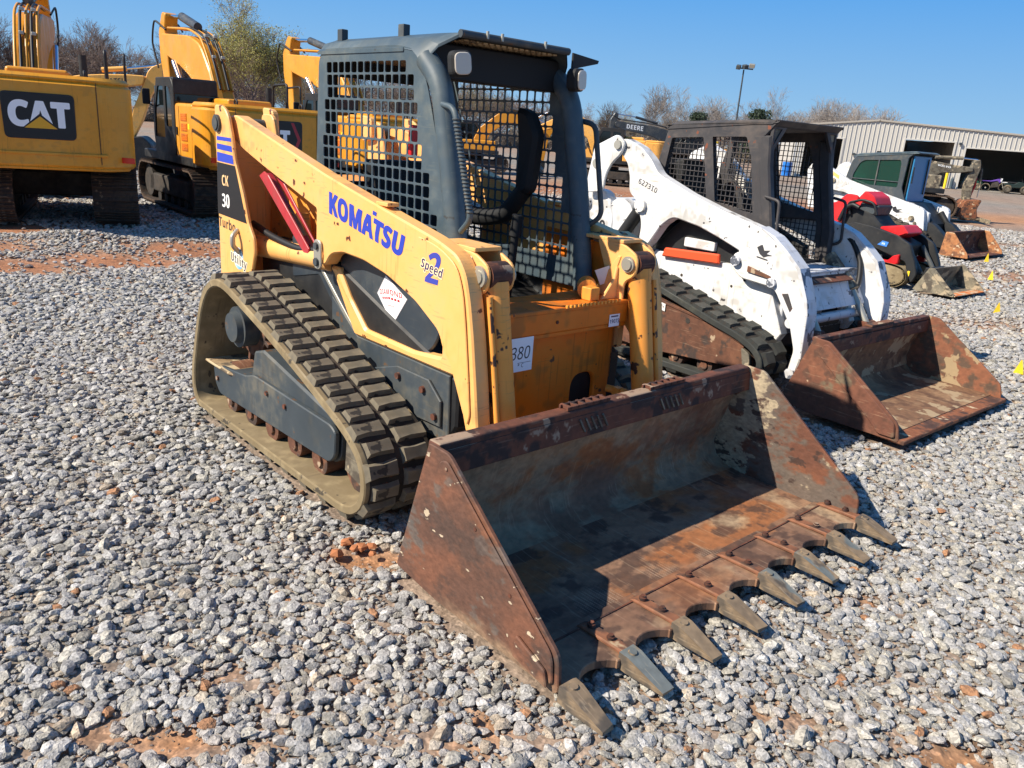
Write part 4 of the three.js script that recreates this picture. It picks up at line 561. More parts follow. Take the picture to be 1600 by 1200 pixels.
// ---------------------------------------------------------------- white tracked loader beside it
{
  const L = thing('track_loader', 'chipped white track loader with charcoal mesh cage cab and brown toothless bucket', 'loader', null, [TW.x, 0, TW.z], TW.yaw);
  const path = [[-0.70, 0.735], [-0.86, 0.70], [-0.97, 0.58], [-1.03, 0.38], [-1.05, 0.18], [-1.0, 0.06], [-0.85, 0.025], [-0.3, 0.025], [0.2, 0.025], [0.62, 0.03], [0.82, 0.06], [0.95, 0.15], [0.985, 0.25], [0.93, 0.34], [0.80, 0.405], [0.5, 0.485], [0.15, 0.582], [-0.25, 0.68]];
  for (const s of [1, -1]) {
    const zz = (a, b) => s > 0 ? [a, b] : [-b, -a];
    rubberTrack(L, path, ...zz(0.53, 0.83), { rows: 38, side: s, th: 0.045, mat: M.rubberClean, belt: M.rubberClean, lug: 0.022 });
    const f = part('track_frame', [plate([[-0.95, 0.46], [-0.75, 0.60], [-0.08, 0.515], [0.52, 0.425], [0.81, 0.335], [0.835, 0.215], [0.72, 0.17], [0.02, 0.115], [-0.9, 0.10]], ...zz(0.785, 0.805), 0.004), plate([[-0.7, 0.5], [0.78, 0.32], [0.78, 0.22], [-0.7, 0.18]], ...zz(0.58, 0.775), 0.004), plate([[-0.78, 0.62], [0.50, 0.45], [0.83, 0.352], [0.83, 0.335], [0.50, 0.430], [-0.78, 0.60]], ...zz(0.70, 0.812), 0.003)], M.rustFrame, L, 'rust brown steel track frame');
    part('frame_hole', [cyl([0.33, 0.405, s * 0.79], [0.33, 0.405, s * 0.8065], 0.02, 0.02, 16)], M.dark, f);
    part('idler_guard', [plate(roundPoly([[0.80, 0.33], [0.87, 0.30], [0.885, 0.22], [0.84, 0.17]], 0.02), ...zz(0.79, 0.82), 0.004)], M.greySteel, f);
    for (const x of [-0.6, -0.3, 0.03, 0.24, 0.5]) part('track_roller', wheel(x, 0.115, ...zz(0.64, 0.77), 0.065), M.rustFrame, L);
    part('front_idler', wheel(0.80, 0.215, ...zz(0.62, 0.74), 0.15), M.rustFrame, L);
    part('rear_sprocket', wheel(-0.78, 0.45, ...zz(0.62, 0.74), 0.2), M.rustFrame, L);
    // lift arm
    const arm = [[-0.70, 1.60, 0.04], [-0.638, 1.615], [-0.56, 1.59], [-0.47, 1.558], [-0.362, 1.477], [-0.275, 1.379, 0.04], [0.037, 1.266], [0.346, 1.179], [0.652, 1.106, 0.04], [0.79, 1.056], [0.896, 0.976], [1.002, 0.883], [1.085, 0.694], [1.108, 0.60], [1.105, 0.439], [1.12, 0.296], [1.087, 0.145, 0.02], [1.035, 0.17, 0.02], [1.057, 0.343], [1.0, 0.496], [0.837, 0.724, 0.05], [0.685, 0.735], [0.56, 0.745, 0.04], [0.484, 0.811, 0.03], [0.48, 0.90, 0.03], [0.533, 0.925], [0.339, 0.991], [0.161, 1.044], [-0.089, 1.085, 0.08], [-0.191, 1.006], [-0.287, 0.86], [-0.36, 0.79, 0.04], [-0.40, 0.83, 0.03], [-0.385, 1.0, 0.06], [-0.47, 1.17, 0.06], [-0.55, 1.22, 0.04], [-0.56, 1.337], [-0.598, 1.434], [-0.67, 1.50]];
    const ar = part('lift_arm', [plate(roundPoly(arm, 0.025, 4), ...(s > 0 ? [0.50, 0.60] : [-0.55, -0.46]), 0.008)], M.white, L, 'chipped white lift arm');
    part('arm_face', [plate([[0.66, 1.112], [0.79, 1.062], [0.9, 0.98], [1.008, 0.885], [1.095, 0.694], [1.118, 0.60], [1.128, 0.3], [1.112, 0.3], [1.098, 0.60], [1.07, 0.69], [0.985, 0.875], [0.88, 0.965], [0.775, 1.045]], ...(s > 0 ? [0.49, 0.61] : [-0.56, -0.45]), 0.003)], M.whiteWorn, ar);
    part('rear_link', [plate(roundPoly([[-1.0, 1.17], [-0.985, 1.30], [-0.94, 1.54, 0.03], [-0.70, 1.645, 0.04], [-0.61, 1.58, 0.04], [-0.655, 1.49, 0.03], [-0.73, 1.43], [-0.79, 1.33], [-0.80, 1.20]], 0.05), ...zz(0.605, 0.63), 0.006)], M.white, L);
    part('link_pin', [cyl([-0.68, 1.565, s * 0.48], [-0.68, 1.565, s * 0.648], 0.034), cyl([-0.90, 1.41, s * 0.48], [-0.90, 1.41, s * 0.638], 0.036)], M.zinc, L);
    part('rear_tower', [plate(roundPoly([[-1.16, 1.10, 0.1], [-1.0, 1.22, 0.1], [-0.80, 1.20, 0.08], [-0.72, 1.0], [-0.74, 0.6], [-1.16, 0.5]], 0.05), ...zz(0.47, 0.56), 0.01)], M.white, L);
    part('tower_pin', [cyl([-1.02, 1.1, s * 0.56], [-1.02, 1.1, s * 0.60], 0.05, 0.04)], M.white, L);
    part('rear_disc', [cyl([-0.66, 1.02, s * 0.47], [-0.66, 1.02, s * 0.55], 0.14, 0.14, 28)], M.white, L);
    const c = part('lift_cylinder', [cyl([-0.60, 0.86, s * 0.58], [-0.44, 1.08, s * 0.58], 0.05)], M.black, L);
    part('cylinder_eye', [cyl([-0.40, 1.135, s * 0.53], [-0.40, 1.135, s * 0.63], 0.05), cyl([-0.44, 1.08, s * 0.58], [-0.40, 1.135, s * 0.58], 0.03)], M.white, c);
    part('tilt_pin', [cyl([0.52, 0.86, s * 0.6], [0.52, 0.86, s * 0.63], 0.035), cyl([0.82, 0.76, s * 0.6], [0.82, 0.76, s * 0.625], 0.032), cyl([1.07, 0.19, s * 0.48], [1.07, 0.19, s * 0.625], 0.035)], M.whiteWorn, L);
    part('latch_bracket', [plate([[0.62, 0.84], [0.80, 0.80], [0.82, 0.78], [0.62, 0.80]], ...zz(0.602, 0.615), 0.002)], M.rustFrame, ar);
    part('arm_slot', [plate([[0.905, 0.70], [0.95, 0.71], [1.0, 0.62], [0.985, 0.59]], ...zz(0.600, 0.603), 0.001)], M.charcoal, ar);
    part('body_side', [plate([[-0.72, 0.66], [-0.72, 0.80], [0.43, 0.81], [0.62, 0.76], [0.75, 0.73], [0.90, 0.41], [0.86, 0.34], [0.31, 0.36], [-0.72, 0.60]], ...zz(0.43, 0.515), 0.006)], M.white, L);
    part('side_vent', [plate([[-0.30, 0.88], [-0.1, 1.07], [0.15, 1.03], [0.45, 0.91], [0.46, 0.80], [-0.30, 0.80]], ...zz(0.36, 0.46), 0.004)], M.black, L);
    part('orange_bumper', [plate(roundPoly([[-0.19, 0.775], [-0.165, 0.845], [0.33, 0.87], [0.34, 0.80]], 0.015), ...zz(0.52, 0.555), 0.01)], M.orangeBar, L, 'orange painted side bar');
    part('battery_box', [box(-0.04, 0.24, 0.87, 0.94, ...zz(0.44, 0.49), 0.01)], M.white, L);
    for (const [bx, by, br] of [[-0.09, 0.62, 0.03], [0.06, 0.60, 0.012], [0.0, 0.66, 0.012], [-0.02, 0.585, 0.012], [0.36, 0.49, 0.012], [0.5, 0.46, 0.012], [0.45, 0.66, 0.01], [0.55, 0.72, 0.01]]) part('body_hole', bolt(bx, by, s * 0.515, br, 0.003, 'z', s), M.dark, L);
  }
  part('chassis', [plate([[-1.1, 0.3], [0.85, 0.3], [0.85, 0.42], [0.6, 0.8], [-1.1, 0.95]], -0.42, 0.42, 0.02)], M.black, L);
  part('tailgate', [plate(roundPoly([[-1.22, 0.45], [-0.62, 0.45], [-0.5, 1.15], [-1.18, 1.12]], 0.06), -0.46, 0.46, 0.03)], M.white, L);
  // cab
  const cab = new THREE.Group(); cab.name = 'cab'; cab.userData.label = 'charcoal cage cab with square wire mesh'; L.add(cab);
  const hw = 0.43;
  for (const s of [1, -1]) {
    const zz = (a, b) => s > 0 ? [a, b] : [-b, -a];
    const fr = roundPoly([[-0.50, 1.05], [-0.435, 1.486, 0.03], [-0.375, 1.71, 0.03], [-0.31, 1.74], [0.36, 1.785], [0.56, 1.79], [0.45, 1.66, 0.03], [0.49, 1.5], [0.60, 1.10], [0.64, 0.80], [0.55, 0.80], [0.50, 1.12]], 0.02);
    part('side_frame', [plate(fr, ...zz(hw - 0.045, hw), 0.01, [roundPoly([[-0.375, 1.40], [-0.335, 1.655], [-0.03, 1.675], [0.075, 1.215], [-0.15, 1.20]], 0.02, 3), roundPoly([[0.03, 1.68], [0.335, 1.695], [0.40, 1.55], [0.485, 1.16], [0.13, 1.215]], 0.02, 3)])], M.charcoal, cab);
    const wires = []; const inside = (x, y) => (x > -0.375 + (1.66 - y) * -0.02 && y < 1.69 && y > 1.14 && x < 0.35 + (1.68 - y) * 0.27 && y > 1.36 - (x + 0.38) * 0.42);
    for (let y = 1.155; y < 1.70; y += 0.038) { let x0 = null, x1 = null; for (let x = -0.40; x < 0.56; x += 0.005) if (inside(x, y)) { x0 ??= x; x1 = x; } if (x0 !== null && x1 - x0 > 0.03) wires.push(box(x0, x1, y - 0.0028, y + 0.0028, s * (hw - 0.03) - 0.003, s * (hw - 0.03) + 0.003, 0)); }
    for (let x = -0.37; x < 0.52; x += 0.038) { let y0 = null, y1 = null; for (let y = 1.12; y < 1.70; y += 0.005) if (inside(x, y)) { y0 ??= y; y1 = y; } if (y0 !== null && y1 - y0 > 0.03) wires.push(box(x - 0.0028, x + 0.0028, y0, y1, s * (hw - 0.036) - 0.003, s * (hw - 0.036) + 0.003, 0)); }
    for (let y = 0.85; y < 1.14; y += 0.038) wires.push(box(0.08, 0.60, y - 0.0028, y + 0.0028, s * (hw - 0.03) - 0.003, s * (hw - 0.03) + 0.003, 0)); for (let x = 0.1; x < 0.60; x += 0.038) wires.push(box(x - 0.0028, x + 0.0028, 0.83, 1.14, s * (hw - 0.036) - 0.003, s * (hw - 0.036) + 0.003, 0));
    part('mesh_screen', wires, M.charcoal, cab);
    part('front_post', [plate([[0.42, 1.70], [0.52, 1.70], [0.545, 1.5], [0.65, 1.05], [0.66, 0.78], [0.585, 0.78], [0.56, 1.08], [0.455, 1.5]], ...zz(hw - 0.06, hw + 0.004), 0.012)], M.charcoal, cab);
    part('corner_brace', [face(s > 0 ? [[0.42, 1.76], [0.42, 1.56], [0.26, 1.76]] : [[-0.42, 1.76], [-0.26, 1.76], [-0.42, 1.56]], 0.505, 0.53, 0.003, [s > 0 ? [[0.40, 1.745], [0.32, 1.745], [0.40, 1.64]] : [[-0.40, 1.745], [-0.40, 1.64], [-0.32, 1.745]]])], M.charcoal, cab);
    part('brace_panel', [face(s > 0 ? [[0.40, 1.745], [0.32, 1.745], [0.40, 1.64]] : [[-0.40, 1.745], [-0.40, 1.64], [-0.32, 1.745]], 0.515, 0.52, 0)], M.greySteel, cab);
    part('grab_handle', [bent([[0.56, 1.30, s * 0.44], [0.68, 1.28, s * 0.45], [0.70, 0.98, s * 0.45], [0.63, 0.95, s * 0.44]], 0.011, 8, 0.03)], M.charcoal, cab);
  }
  part('roof', [plate(roundPoly([[-0.40, 1.715], [-0.31, 1.765, 0.03], [0.38, 1.80], [0.58, 1.805, 0.02], [0.53, 1.755], [-0.3, 1.72]], 0.015), -hw - 0.006, hw + 0.006, 0.02)], M.charcoal, cab);
  part('rear_guard', [box(-0.47, -0.45, 1.05, 1.45, -0.38, 0.38, 0.004)], M.cabIn, cab);
  part('cab_base', [box(-0.48, 0.08, 0.80, 1.0, -0.38, 0.38, 0.01), box(0.08, 0.60, 0.80, 0.83, -0.38, 0.38, 0.01)], M.cabIn, cab);
  part('seat', [box(-0.38, 0.05, 0.99, 1.08, -0.22, 0.22, 0.03), tf(box(-0.05, 0.05, -0.22, 0.22, -0.22, 0.22, 0.03), { r: [0, 0, 0.15], p: [-0.37, 1.28, 0] })], M.cabIn, cab);
  part('lever', [tube([[0.30, 1.0, 0.2], [0.36, 1.2, 0.2], [0.40, 1.38, 0.18]], 0.014)], M.rustFrame, cab);
  // front
  part('front_plate', [face([[-0.46, 0.80], [0.46, 0.80], [0.46, 0.38], [-0.46, 0.38]], 0.82, 0.85, 0.006, [roundPoly([[-0.36, 0.40], [-0.36, 0.54, 0.05], [-0.08, 0.54, 0.05], [-0.08, 0.40]], 0.02)])], M.whiteWorn, L);
  part('step_plate', [slab([[0.60, -0.46], [0.86, -0.46], [0.86, 0.46], [0.60, 0.46]], 0.80, 0.815, 0.004)], M.whiteWorn, L);
  part('anti_slip_pad', [tf(box(-0.06, 0.06, -0.004, 0.004, -0.30, 0.30, 0.002), { p: [0.875, 0.765, 0], r: [0, 0, -0.35] })], M.rustDark, L);
  part('cross_tube', [cyl([0.95, 0.50, -0.52], [0.95, 0.50, 0.52], 0.035, 0.035, 20)], M.whiteWorn, L);
  part('kick_plate', [tf(box(-0.006, 0.006, -0.11, 0.11, -0.45, 0.45, 0.003), { r: [0, 0, 0.5], p: [0.92, 0.66, 0] })], M.whiteWorn, L);
  for (const s of [1, -1]) { const c = part('tilt_cylinder', [cyl([0.68, 0.88, s * 0.35], [0.92, 0.66, s * 0.34], 0.05)], M.greySteel, L); part('cylinder_rod', [cyl([0.92, 0.66, s * 0.34], [1.10, 0.40, s * 0.34], 0.025)], M.zinc, c); part('coupler', [plate(roundPoly([[1.02, 0.46], [1.10, 0.46], [1.16, 0.2], [1.06, 0.14]], 0.02), s > 0 ? 0.30 : -0.44, s > 0 ? 0.44 : -0.30, 0.006)], M.rustDark, L); }
  part('hydraulic_hose', [tube([[0.66, 1.02, -0.50], [0.78, 1.0, -0.47], [0.88, 0.86, -0.45], [0.92, 0.70, -0.40], [0.88, 0.55, -0.3]], 0.02)], M.hose, L);
  { const R = rng(5), t = []; for (let k = 0; k < 26; k++) { const x = 0.70 + R() * 0.22, z = -0.50 - R() * 0.08; t.push(tf(box(-0.025, 0.025, -0.01, 0.01, -0.02, 0.02, 0.004), { r: [R() * 3, R() * 3, R() * 3], p: [x, 1.03 - (x - 0.70) * 0.95 + R() * 0.05, z] })); } const m = part('hose_fittings', t, M.greySteel, L); m.userData.kind = 'stuff'; }
  // bucket
  const bk = loaderBucket(L, { w: 0.80, label: 'brown rusty bucket with a plain cutting edge', shellMat: rusty(124, { a: [120, 88, 64], b: [152, 122, 92], c: [100, 72, 54], mud: 0.55, d: [164, 142, 112] }), sideMat: rusty(128, { a: [108, 68, 52], b: [128, 82, 60], c: [96, 66, 52], mud: 0.8, old: [112, 96, 76], oldAt: 0.62 }), sideMatL: rusty(129, { a: [112, 70, 52], b: [132, 84, 60], c: [92, 72, 58], mud: 0.57, d: [160, 138, 106] }),
    side: roundPoly([[1.13, 0.06], [1.295, 0.515, 0.012], [1.40, 0.512, 0.02], [1.905, 0.14, 0.03], [1.93, 0.03, 0.02], [1.35, 0.03]], 0.02),
    edgeBar: roundPoly([[1.345, 0.42], [1.37, 0.49], [1.40, 0.495], [1.89, 0.135], [1.905, 0.05], [1.80, 0.05], [1.72, 0.13, 0.08], [1.52, 0.28, 0.15]], 0.02, 5), bolts: [[1.40, 0.455], [1.60, 0.31], [1.78, 0.085], [1.83, 0.10], [1.86, 0.085]],
    profile: [[1.30, 0.50], [1.285, 0.43], [1.24, 0.30], [1.215, 0.19], [1.23, 0.11], [1.29, 0.06], [1.38, 0.045], [1.6, 0.042], [1.86, 0.04]] });
  part('cutting_edge', [slab([[1.78, -0.785], [1.96, -0.80], [1.96, 0.80], [1.78, 0.785]], 0.022, 0.05, 0.005)], M.rust, bk);
  part('top_rim', [box(1.27, 1.33, 0.485, 0.517, -0.783, 0.783, 0.01), box(1.318, 1.334, 0.40, 0.485, -0.783, 0.783, 0.003)], M.rustDark, bk);
  part('rim_step', [box(1.275, 1.33, 0.518, 0.532, -0.2, 0.12, 0.003)], M.rustFrame, bk);
  for (let k = 0; k < 7; k++) part('edge_bolt', bolt(1.85, 0.05, -0.66 + k * 0.22, 0.014, 0.004, 'y'), M.dark, bk);
  sticker('lettering', L, [-1.10, 0.985, 0.5615], [-0.72, 0.985, 0.5615], [-0.72, 0.855, 0.5615], [-1.10, 0.855, 0.5615], canvas(512, 176, (x) => { x.clearRect(0, 0, 512, 176); x.fillStyle = '#2c2c2e'; x.font = 'bold 190px sans-serif'; x.save(); x.scale(0.98, 1); x.fillText('T190', 2, 160); x.restore(); }), { alpha: true });
  sticker('painted_number', L, [-0.46, 1.345, 0.6015], [-0.22, 1.27, 0.6015], [-0.235, 1.215, 0.6015], [-0.475, 1.29, 0.6015], canvas(256, 64, (x) => { x.clearRect(0, 0, 256, 64); x.fillStyle = '#34343c'; x.font = 'bold 58px monospace'; x.fillText('6273I0', 8, 52); }), { alpha: true });
  sticker('emblem', L, [0.66, 1.02, 0.6015], [0.82, 0.98, 0.6015], [0.80, 0.88, 0.6015], [0.65, 0.90, 0.6015], canvas(256, 160, (x) => { x.clearRect(0, 0, 256, 160); x.fillStyle = '#3c3c40'; x.beginPath(); x.moveTo(10, 60); x.lineTo(70, 20); x.lineTo(110, 70); x.lineTo(180, 40); x.lineTo(150, 90); x.lineTo(230, 80); x.lineTo(120, 130); x.lineTo(60, 110); x.closePath(); x.fill(); x.fillRect(30, 136, 150, 12); }), { alpha: true });
  sticker('warning_label', L, [-0.02, 0.505, 0.8135], [0.12, 0.485, 0.8135], [0.12, 0.43, 0.8135], [-0.02, 0.45, 0.8135], canvas(64, 32, (x) => { x.fillStyle = '#dcdad6'; x.fillRect(0, 0, 64, 32); x.fillStyle = '#70625a'; for (let k = 0; k < 8; k++) x.fillRect(4 + k * 7, 6 + (k * 5) % 14, 5, 6); }));
}
// ---------------------------------------------------------------- small red and black stand-on loader
{
  const L = thing('mini_loader', 'small red and black stand-on loader with little grey bucket', 'loader', null, [DL.x, 0, DL.z], DL.yaw);
  const path = [[-0.30, 0.30], [-0.42, 0.27], [-0.47, 0.16], [-0.42, 0.05], [-0.3, 0.02], [0.0, 0.02], [0.3, 0.02], [0.42, 0.045], [0.50, 0.13], [0.46, 0.23], [0.36, 0.265], [0.0, 0.285]];
  for (const s of [1, -1]) {
    const zz = (a, b) => s > 0 ? [a, b] : [-b, -a];
    rubberTrack(L, path, ...zz(0.28, 0.46), { rows: 26, side: s, th: 0.025, lug: 0.014, belt: M.mudBelt, mat: M.mudBelt });
    const w = part('front_wheel', [tf(new THREE.TorusGeometry(0.085, 0.02, 8, 24), { p: [0.365, 0.14, s * 0.44] }), cyl([0.365, 0.14, s * 0.40], [0.365, 0.14, s * 0.46], 0.03), ...[0, 1, 2].map((k) => tf(box(-0.012, 0.012, 0.0, 0.085, -0.012, 0.012, 0.003), { r: [0, 0, k * 2.094 + 0.5], p: [0.365, 0.14, s * 0.44] }))], M.mudSteel, L);
    part('rear_wheel', wheel(-0.33, 0.15, ...zz(0.34, 0.43), 0.1), M.mudSteel, L);
    part('track_frame', [box(-0.3, 0.28, 0.09, 0.17, ...zz(0.36, 0.42), 0.01)], M.red, L);
    part('side_guard', [plate(roundPoly([[-0.10, 0.42], [0.10, 0.33], [0.22, 0.33], [0.28, 0.40], [0.36, 0.43], [0.36, 0.30], [0.28, 0.27], [0.06, 0.285], [-0.10, 0.36]], 0.02), ...zz(0.34, 0.41), 0.012)], M.redBright, L);
    part('lift_arm', [plate(roundPoly([[-0.52, 0.69], [-0.36, 0.76], [-0.1, 0.735], [0.26, 0.66], [0.45, 0.57], [0.56, 0.36], [0.62, 0.20], [0.57, 0.08], [0.50, 0.12], [0.44, 0.34], [0.20, 0.40], [-0.16, 0.50]], 0.04), ...zz(0.30, 0.37), 0.01)], M.black, L);
    part('arm_cylinder', [cyl([-0.35, 0.42, s * 0.37], [0.12, 0.36, s * 0.38], 0.025), cyl([0.36, 0.52, s * 0.2], [0.60, 0.2, s * 0.2], 0.03)], M.slateDark, L);
    part('red_shroud', [plate(roundPoly([[-0.98, 0.92], [-0.72, 0.99], [-0.58, 1.12, 0.04], [-0.43, 1.11], [-0.40, 1.03], [-0.52, 0.98], [-0.60, 0.72], [-0.95, 0.66]], 0.04), ...zz(0.24, 0.30), 0.015)], M.redBright, L);
  }
  part('engine_body', [plate(roundPoly([[-0.60, 0.32], [0.30, 0.32], [0.36, 0.55], [0.05, 0.66], [-0.25, 0.92], [-0.60, 0.96]], 0.05), -0.235, 0.235, 0.03)], M.black, L);
  part('red_hood', [plate(roundPoly([[-0.06, 0.735], [0.24, 0.79], [0.34, 0.69], [0.16, 0.60], [-0.06, 0.64]], 0.03), -0.2, 0.24, 0.02)], M.redBright, L);
  part('red_fairing', [plate(roundPoly([[-0.46, 1.05], [-0.36, 1.18], [-0.22, 1.11], [-0.16, 1.0], [-0.34, 1.02]], 0.03), -0.2, 0.25, 0.02)], M.redBright, L);
  part('control_tower', [plate(roundPoly([[-0.44, 0.90], [-0.18, 0.86], [-0.14, 1.0], [-0.4, 1.03]], 0.03), -0.2, 0.22, 0.02)], M.slateDark, L);
  part('grab_handle', [bent([[-0.5, 0.85, 0.27], [-0.55, 1.0, 0.29], [-0.35, 1.06, 0.29], [-0.18, 1.03, 0.28], [-0.12, 0.88, 0.27]], 0.018, 8, 0.06), tube([[-0.62, 0.75, 0.31], [-0.56, 0.92, 0.31], [-0.46, 0.98, 0.31], [-0.36, 0.95, 0.31]], 0.03)], M.hose, L);
  part('stand_platform', [box(-0.95, -0.6, 0.18, 0.22, -0.22, 0.22, 0.01), box(-0.62, -0.58, 0.2, 0.66, -0.22, 0.22, 0.01)], M.black, L);
  const sh = M.greySteel, bk = loaderBucket(L, { w: 0.45, label: 'small grey bucket with a worn orange lip', shellMat: sh, sideMat: sh, side: roundPoly([[0.64, 0.03], [0.80, 0.335], [0.86, 0.335], [1.16, 0.06], [1.16, 0.02], [0.7, 0.015]], 0.012), edgeBar: roundPoly([[0.80, 0.30], [0.83, 0.325], [0.86, 0.325], [1.15, 0.06], [1.13, 0.04], [1.09, 0.05]], 0.01),
    profile: [[0.815, 0.325], [0.80, 0.28], [0.75, 0.16], [0.74, 0.09], [0.77, 0.04], [0.84, 0.025], [1.0, 0.022], [1.16, 0.02]] });
  part('cutting_edge', [slab([[1.04, -0.432], [1.175, -0.44], [1.175, 0.44], [1.04, 0.432]], 0.026, 0.038, 0.002)], rusty(140, { a: [184, 96, 44], b: [206, 122, 62], c: [150, 90, 52], mud: 0.6 }), bk);
  part('bucket_mount', [plate([[0.60, 0.08], [0.68, 0.06], [0.80, 0.30], [0.66, 0.30]], -0.25, 0.25, 0.01)], M.black, L);
  part('yellow_tag', [box(0.50, 0.53, 0.17, 0.235, 0.372, 0.378, 0.001)], M.yellowFlag, L);
  sticker('emblem', L, [0.04, 0.575, 0.3715], [0.17, 0.56, 0.3715], [0.17, 0.49, 0.3715], [0.02, 0.505, 0.3715], canvas(128, 64, (x) => { x.clearRect(0, 0, 128, 64); x.fillStyle = '#3f7fd6'; x.beginPath(); x.moveTo(0, 60); x.lineTo(40, 0); x.lineTo(128, 0); x.lineTo(110, 60); x.closePath(); x.fill(); x.fillStyle = '#e8eef6'; x.font = 'bold 34px sans-serif'; x.fillText('VX', 40, 44); }), { alpha: true });
}
// ---------------------------------------------------------------- white loader with a closed glass cab
{
  const L = thing('glass_cab_loader', 'white track loader with closed cab, green side glass and blue door', 'loader', null, [GL.x, 0, GL.z], GL.yaw);
  const path = [[-0.70, 0.735], [-0.86, 0.70], [-0.97, 0.58], [-1.03, 0.38], [-1.05, 0.18], [-1.0, 0.06], [-0.85, 0.025], [-0.3, 0.025], [0.2, 0.025], [0.62, 0.03], [0.82, 0.06], [0.95, 0.15], [0.985, 0.25], [0.93, 0.34], [0.80, 0.405], [0.5, 0.485], [0.15, 0.582], [-0.25, 0.68]];
  for (const s of [1, -1]) {
    const zz = (a, b) => s > 0 ? [a, b] : [-b, -a];
    rubberTrack(L, path, ...zz(0.53, 0.83), { rows: 36, side: s, th: 0.045, mat: M.rubber, belt: M.rubber, lug: 0.02 });
    part('track_frame', [plate([[-0.8, 0.55], [0.8, 0.33], [0.8, 0.18], [-0.85, 0.12]], ...zz(0.62, 0.79), 0.01)], M.black, L);
    const arm = [[-1.70, 1.30, 0.03], [-1.60, 1.44], [-1.45, 1.505, 0.04], [-1.1, 1.32], [-0.77, 1.165], [-0.02, 0.975], [0.72, 0.80, 0.05], [0.80, 0.75, 0.05], [0.90, 0.18, 0.02], [0.84, 0.16, 0.02], [0.72, 0.40], [0.56, 0.45], [0.2, 0.60], [-0.2, 0.72], [-0.8, 0.92], [-1.1, 0.95], [-1.3, 0.55], [-1.55, 0.55]];
    const a = part('lift_arm', [plate(roundPoly(arm, 0.03), ...zz(0.50, 0.60), 0.008)], M.white, L);
    part('arm_pin', [cyl([0.60, 0.58, s * 0.6], [0.60, 0.58, s * 0.63], 0.05), cyl([0.68, 0.50, s * 0.6], [0.68, 0.50, s * 0.63], 0.03), cyl([-1.08, 1.13, s * 0.6], [-1.08, 1.13, s * 0.625], 0.045)], M.greySteel, a);
    part('body_side', [plate([[-1.4, 0.5], [-1.4, 1.0], [-0.6, 1.0], [0.5, 0.85], [0.85, 0.7], [0.88, 0.35], [0.3, 0.36]], ...zz(0.40, 0.49), 0.01)], M.white, L);
    part('tilt_cylinder', [cyl([0.72, 0.70, s * 0.36], [0.95, 0.42, s * 0.36], 0.05), cyl([0.95, 0.42, s * 0.36], [1.05, 0.3, s * 0.36], 0.025)], M.black, L);
    part('coupler', [plate(roundPoly([[0.86, 0.55], [1.0, 0.5], [1.30, 0.25], [1.32, 0.1], [0.85, 0.12]], 0.04), ...zz(0.30, 0.48), 0.01)], M.black, L);
    const cs = roundPoly([[-1.0, 0.9], [-0.94, 1.19], [-0.86, 1.56, 0.08], [-0.72, 1.665, 0.06], [0.14, 1.745], [0.36, 1.77, 0.03], [0.24, 1.66, 0.03], [0.22, 1.1], [0.34, 0.85]], 0.03);
    const hole = roundPoly([[-0.80, 1.10], [-0.80, 1.28], [-0.70, 1.52, 0.07], [-0.60, 1.575], [0.10, 1.625, 0.05], [0.13, 1.55], [0.14, 1.10]], 0.04);
    part('cab_side', [plate(cs, ...zz(0.39, 0.43), 0.008, [hole])], M.slateDark, L);
    part('side_window', [plate(hole, ...zz(0.405, 0.411), 0)], M.glassGreen, L, 'green tinted side glass');
    part('window_divider', [box(-0.33, -0.305, 1.10, 1.60, ...zz(0.40, 0.432), 0.003), box(-0.8, 0.14, 1.2, 1.215, ...zz(0.40, 0.432), 0.003)], M.slateDark, L);
    const wr = []; for (let y = 1.12; y < 1.58; y += 0.05) wr.push(box(-0.74, 0.12, y, y + 0.006, s * 0.385 - 0.003, s * 0.385 + 0.003, 0)); for (let x = -0.72; x < 0.12; x += 0.05) wr.push(box(x, x + 0.006, 1.1, 1.56, s * 0.38 - 0.003, s * 0.38 + 0.003, 0)); part('window_grille', wr, M.black, L);
  }
  part('chassis', [plate([[-1.4, 0.3], [0.85, 0.3], [0.85, 0.5], [0.5, 0.85], [-1.4, 1.0]], -0.395, 0.395, 0.02)], M.black, L);
  part('cab_roof', [plate(roundPoly([[-0.86, 1.63], [-0.72, 1.69], [0.36, 1.79, 0.02], [0.44, 1.76], [0.2, 1.72], [-0.7, 1.64]], 0.02), -0.44, 0.44, 0.02)], M.slate, L);
  part('front_door', [face([[-0.36, 0.86], [-0.36, 1.70], [0.36, 1.70], [0.36, 0.86]], 0.30, 0.33, 0.006)], M.blue, L, 'blue covered front door');
  part('door_frame', [face([[-0.39, 0.82], [-0.39, 1.72], [0.39, 1.72], [0.39, 0.82]], 0.27, 0.296, 0.006)], M.black, L);
  part('wiper_arm', [cyl([0.345, 1.66, -0.22], [0.345, 1.0, -0.25], 0.012), cyl([0.35, 1.5, 0.37], [0.36, 1.2, 0.37], 0.012)], M.black, L);
  part('seat', [box(-0.55, -0.1, 1.05, 1.18, -0.2, 0.2, 0.03), box(-0.58, -0.46, 1.1, 1.55, -0.2, 0.2, 0.03)], M.cabIn, L);
  part('rear_hood', [plate(roundPoly([[-1.55, 0.6], [-0.98, 0.6], [-0.98, 1.22], [-1.45, 1.15]], 0.05), -0.42, 0.42, 0.02)], M.white, L);
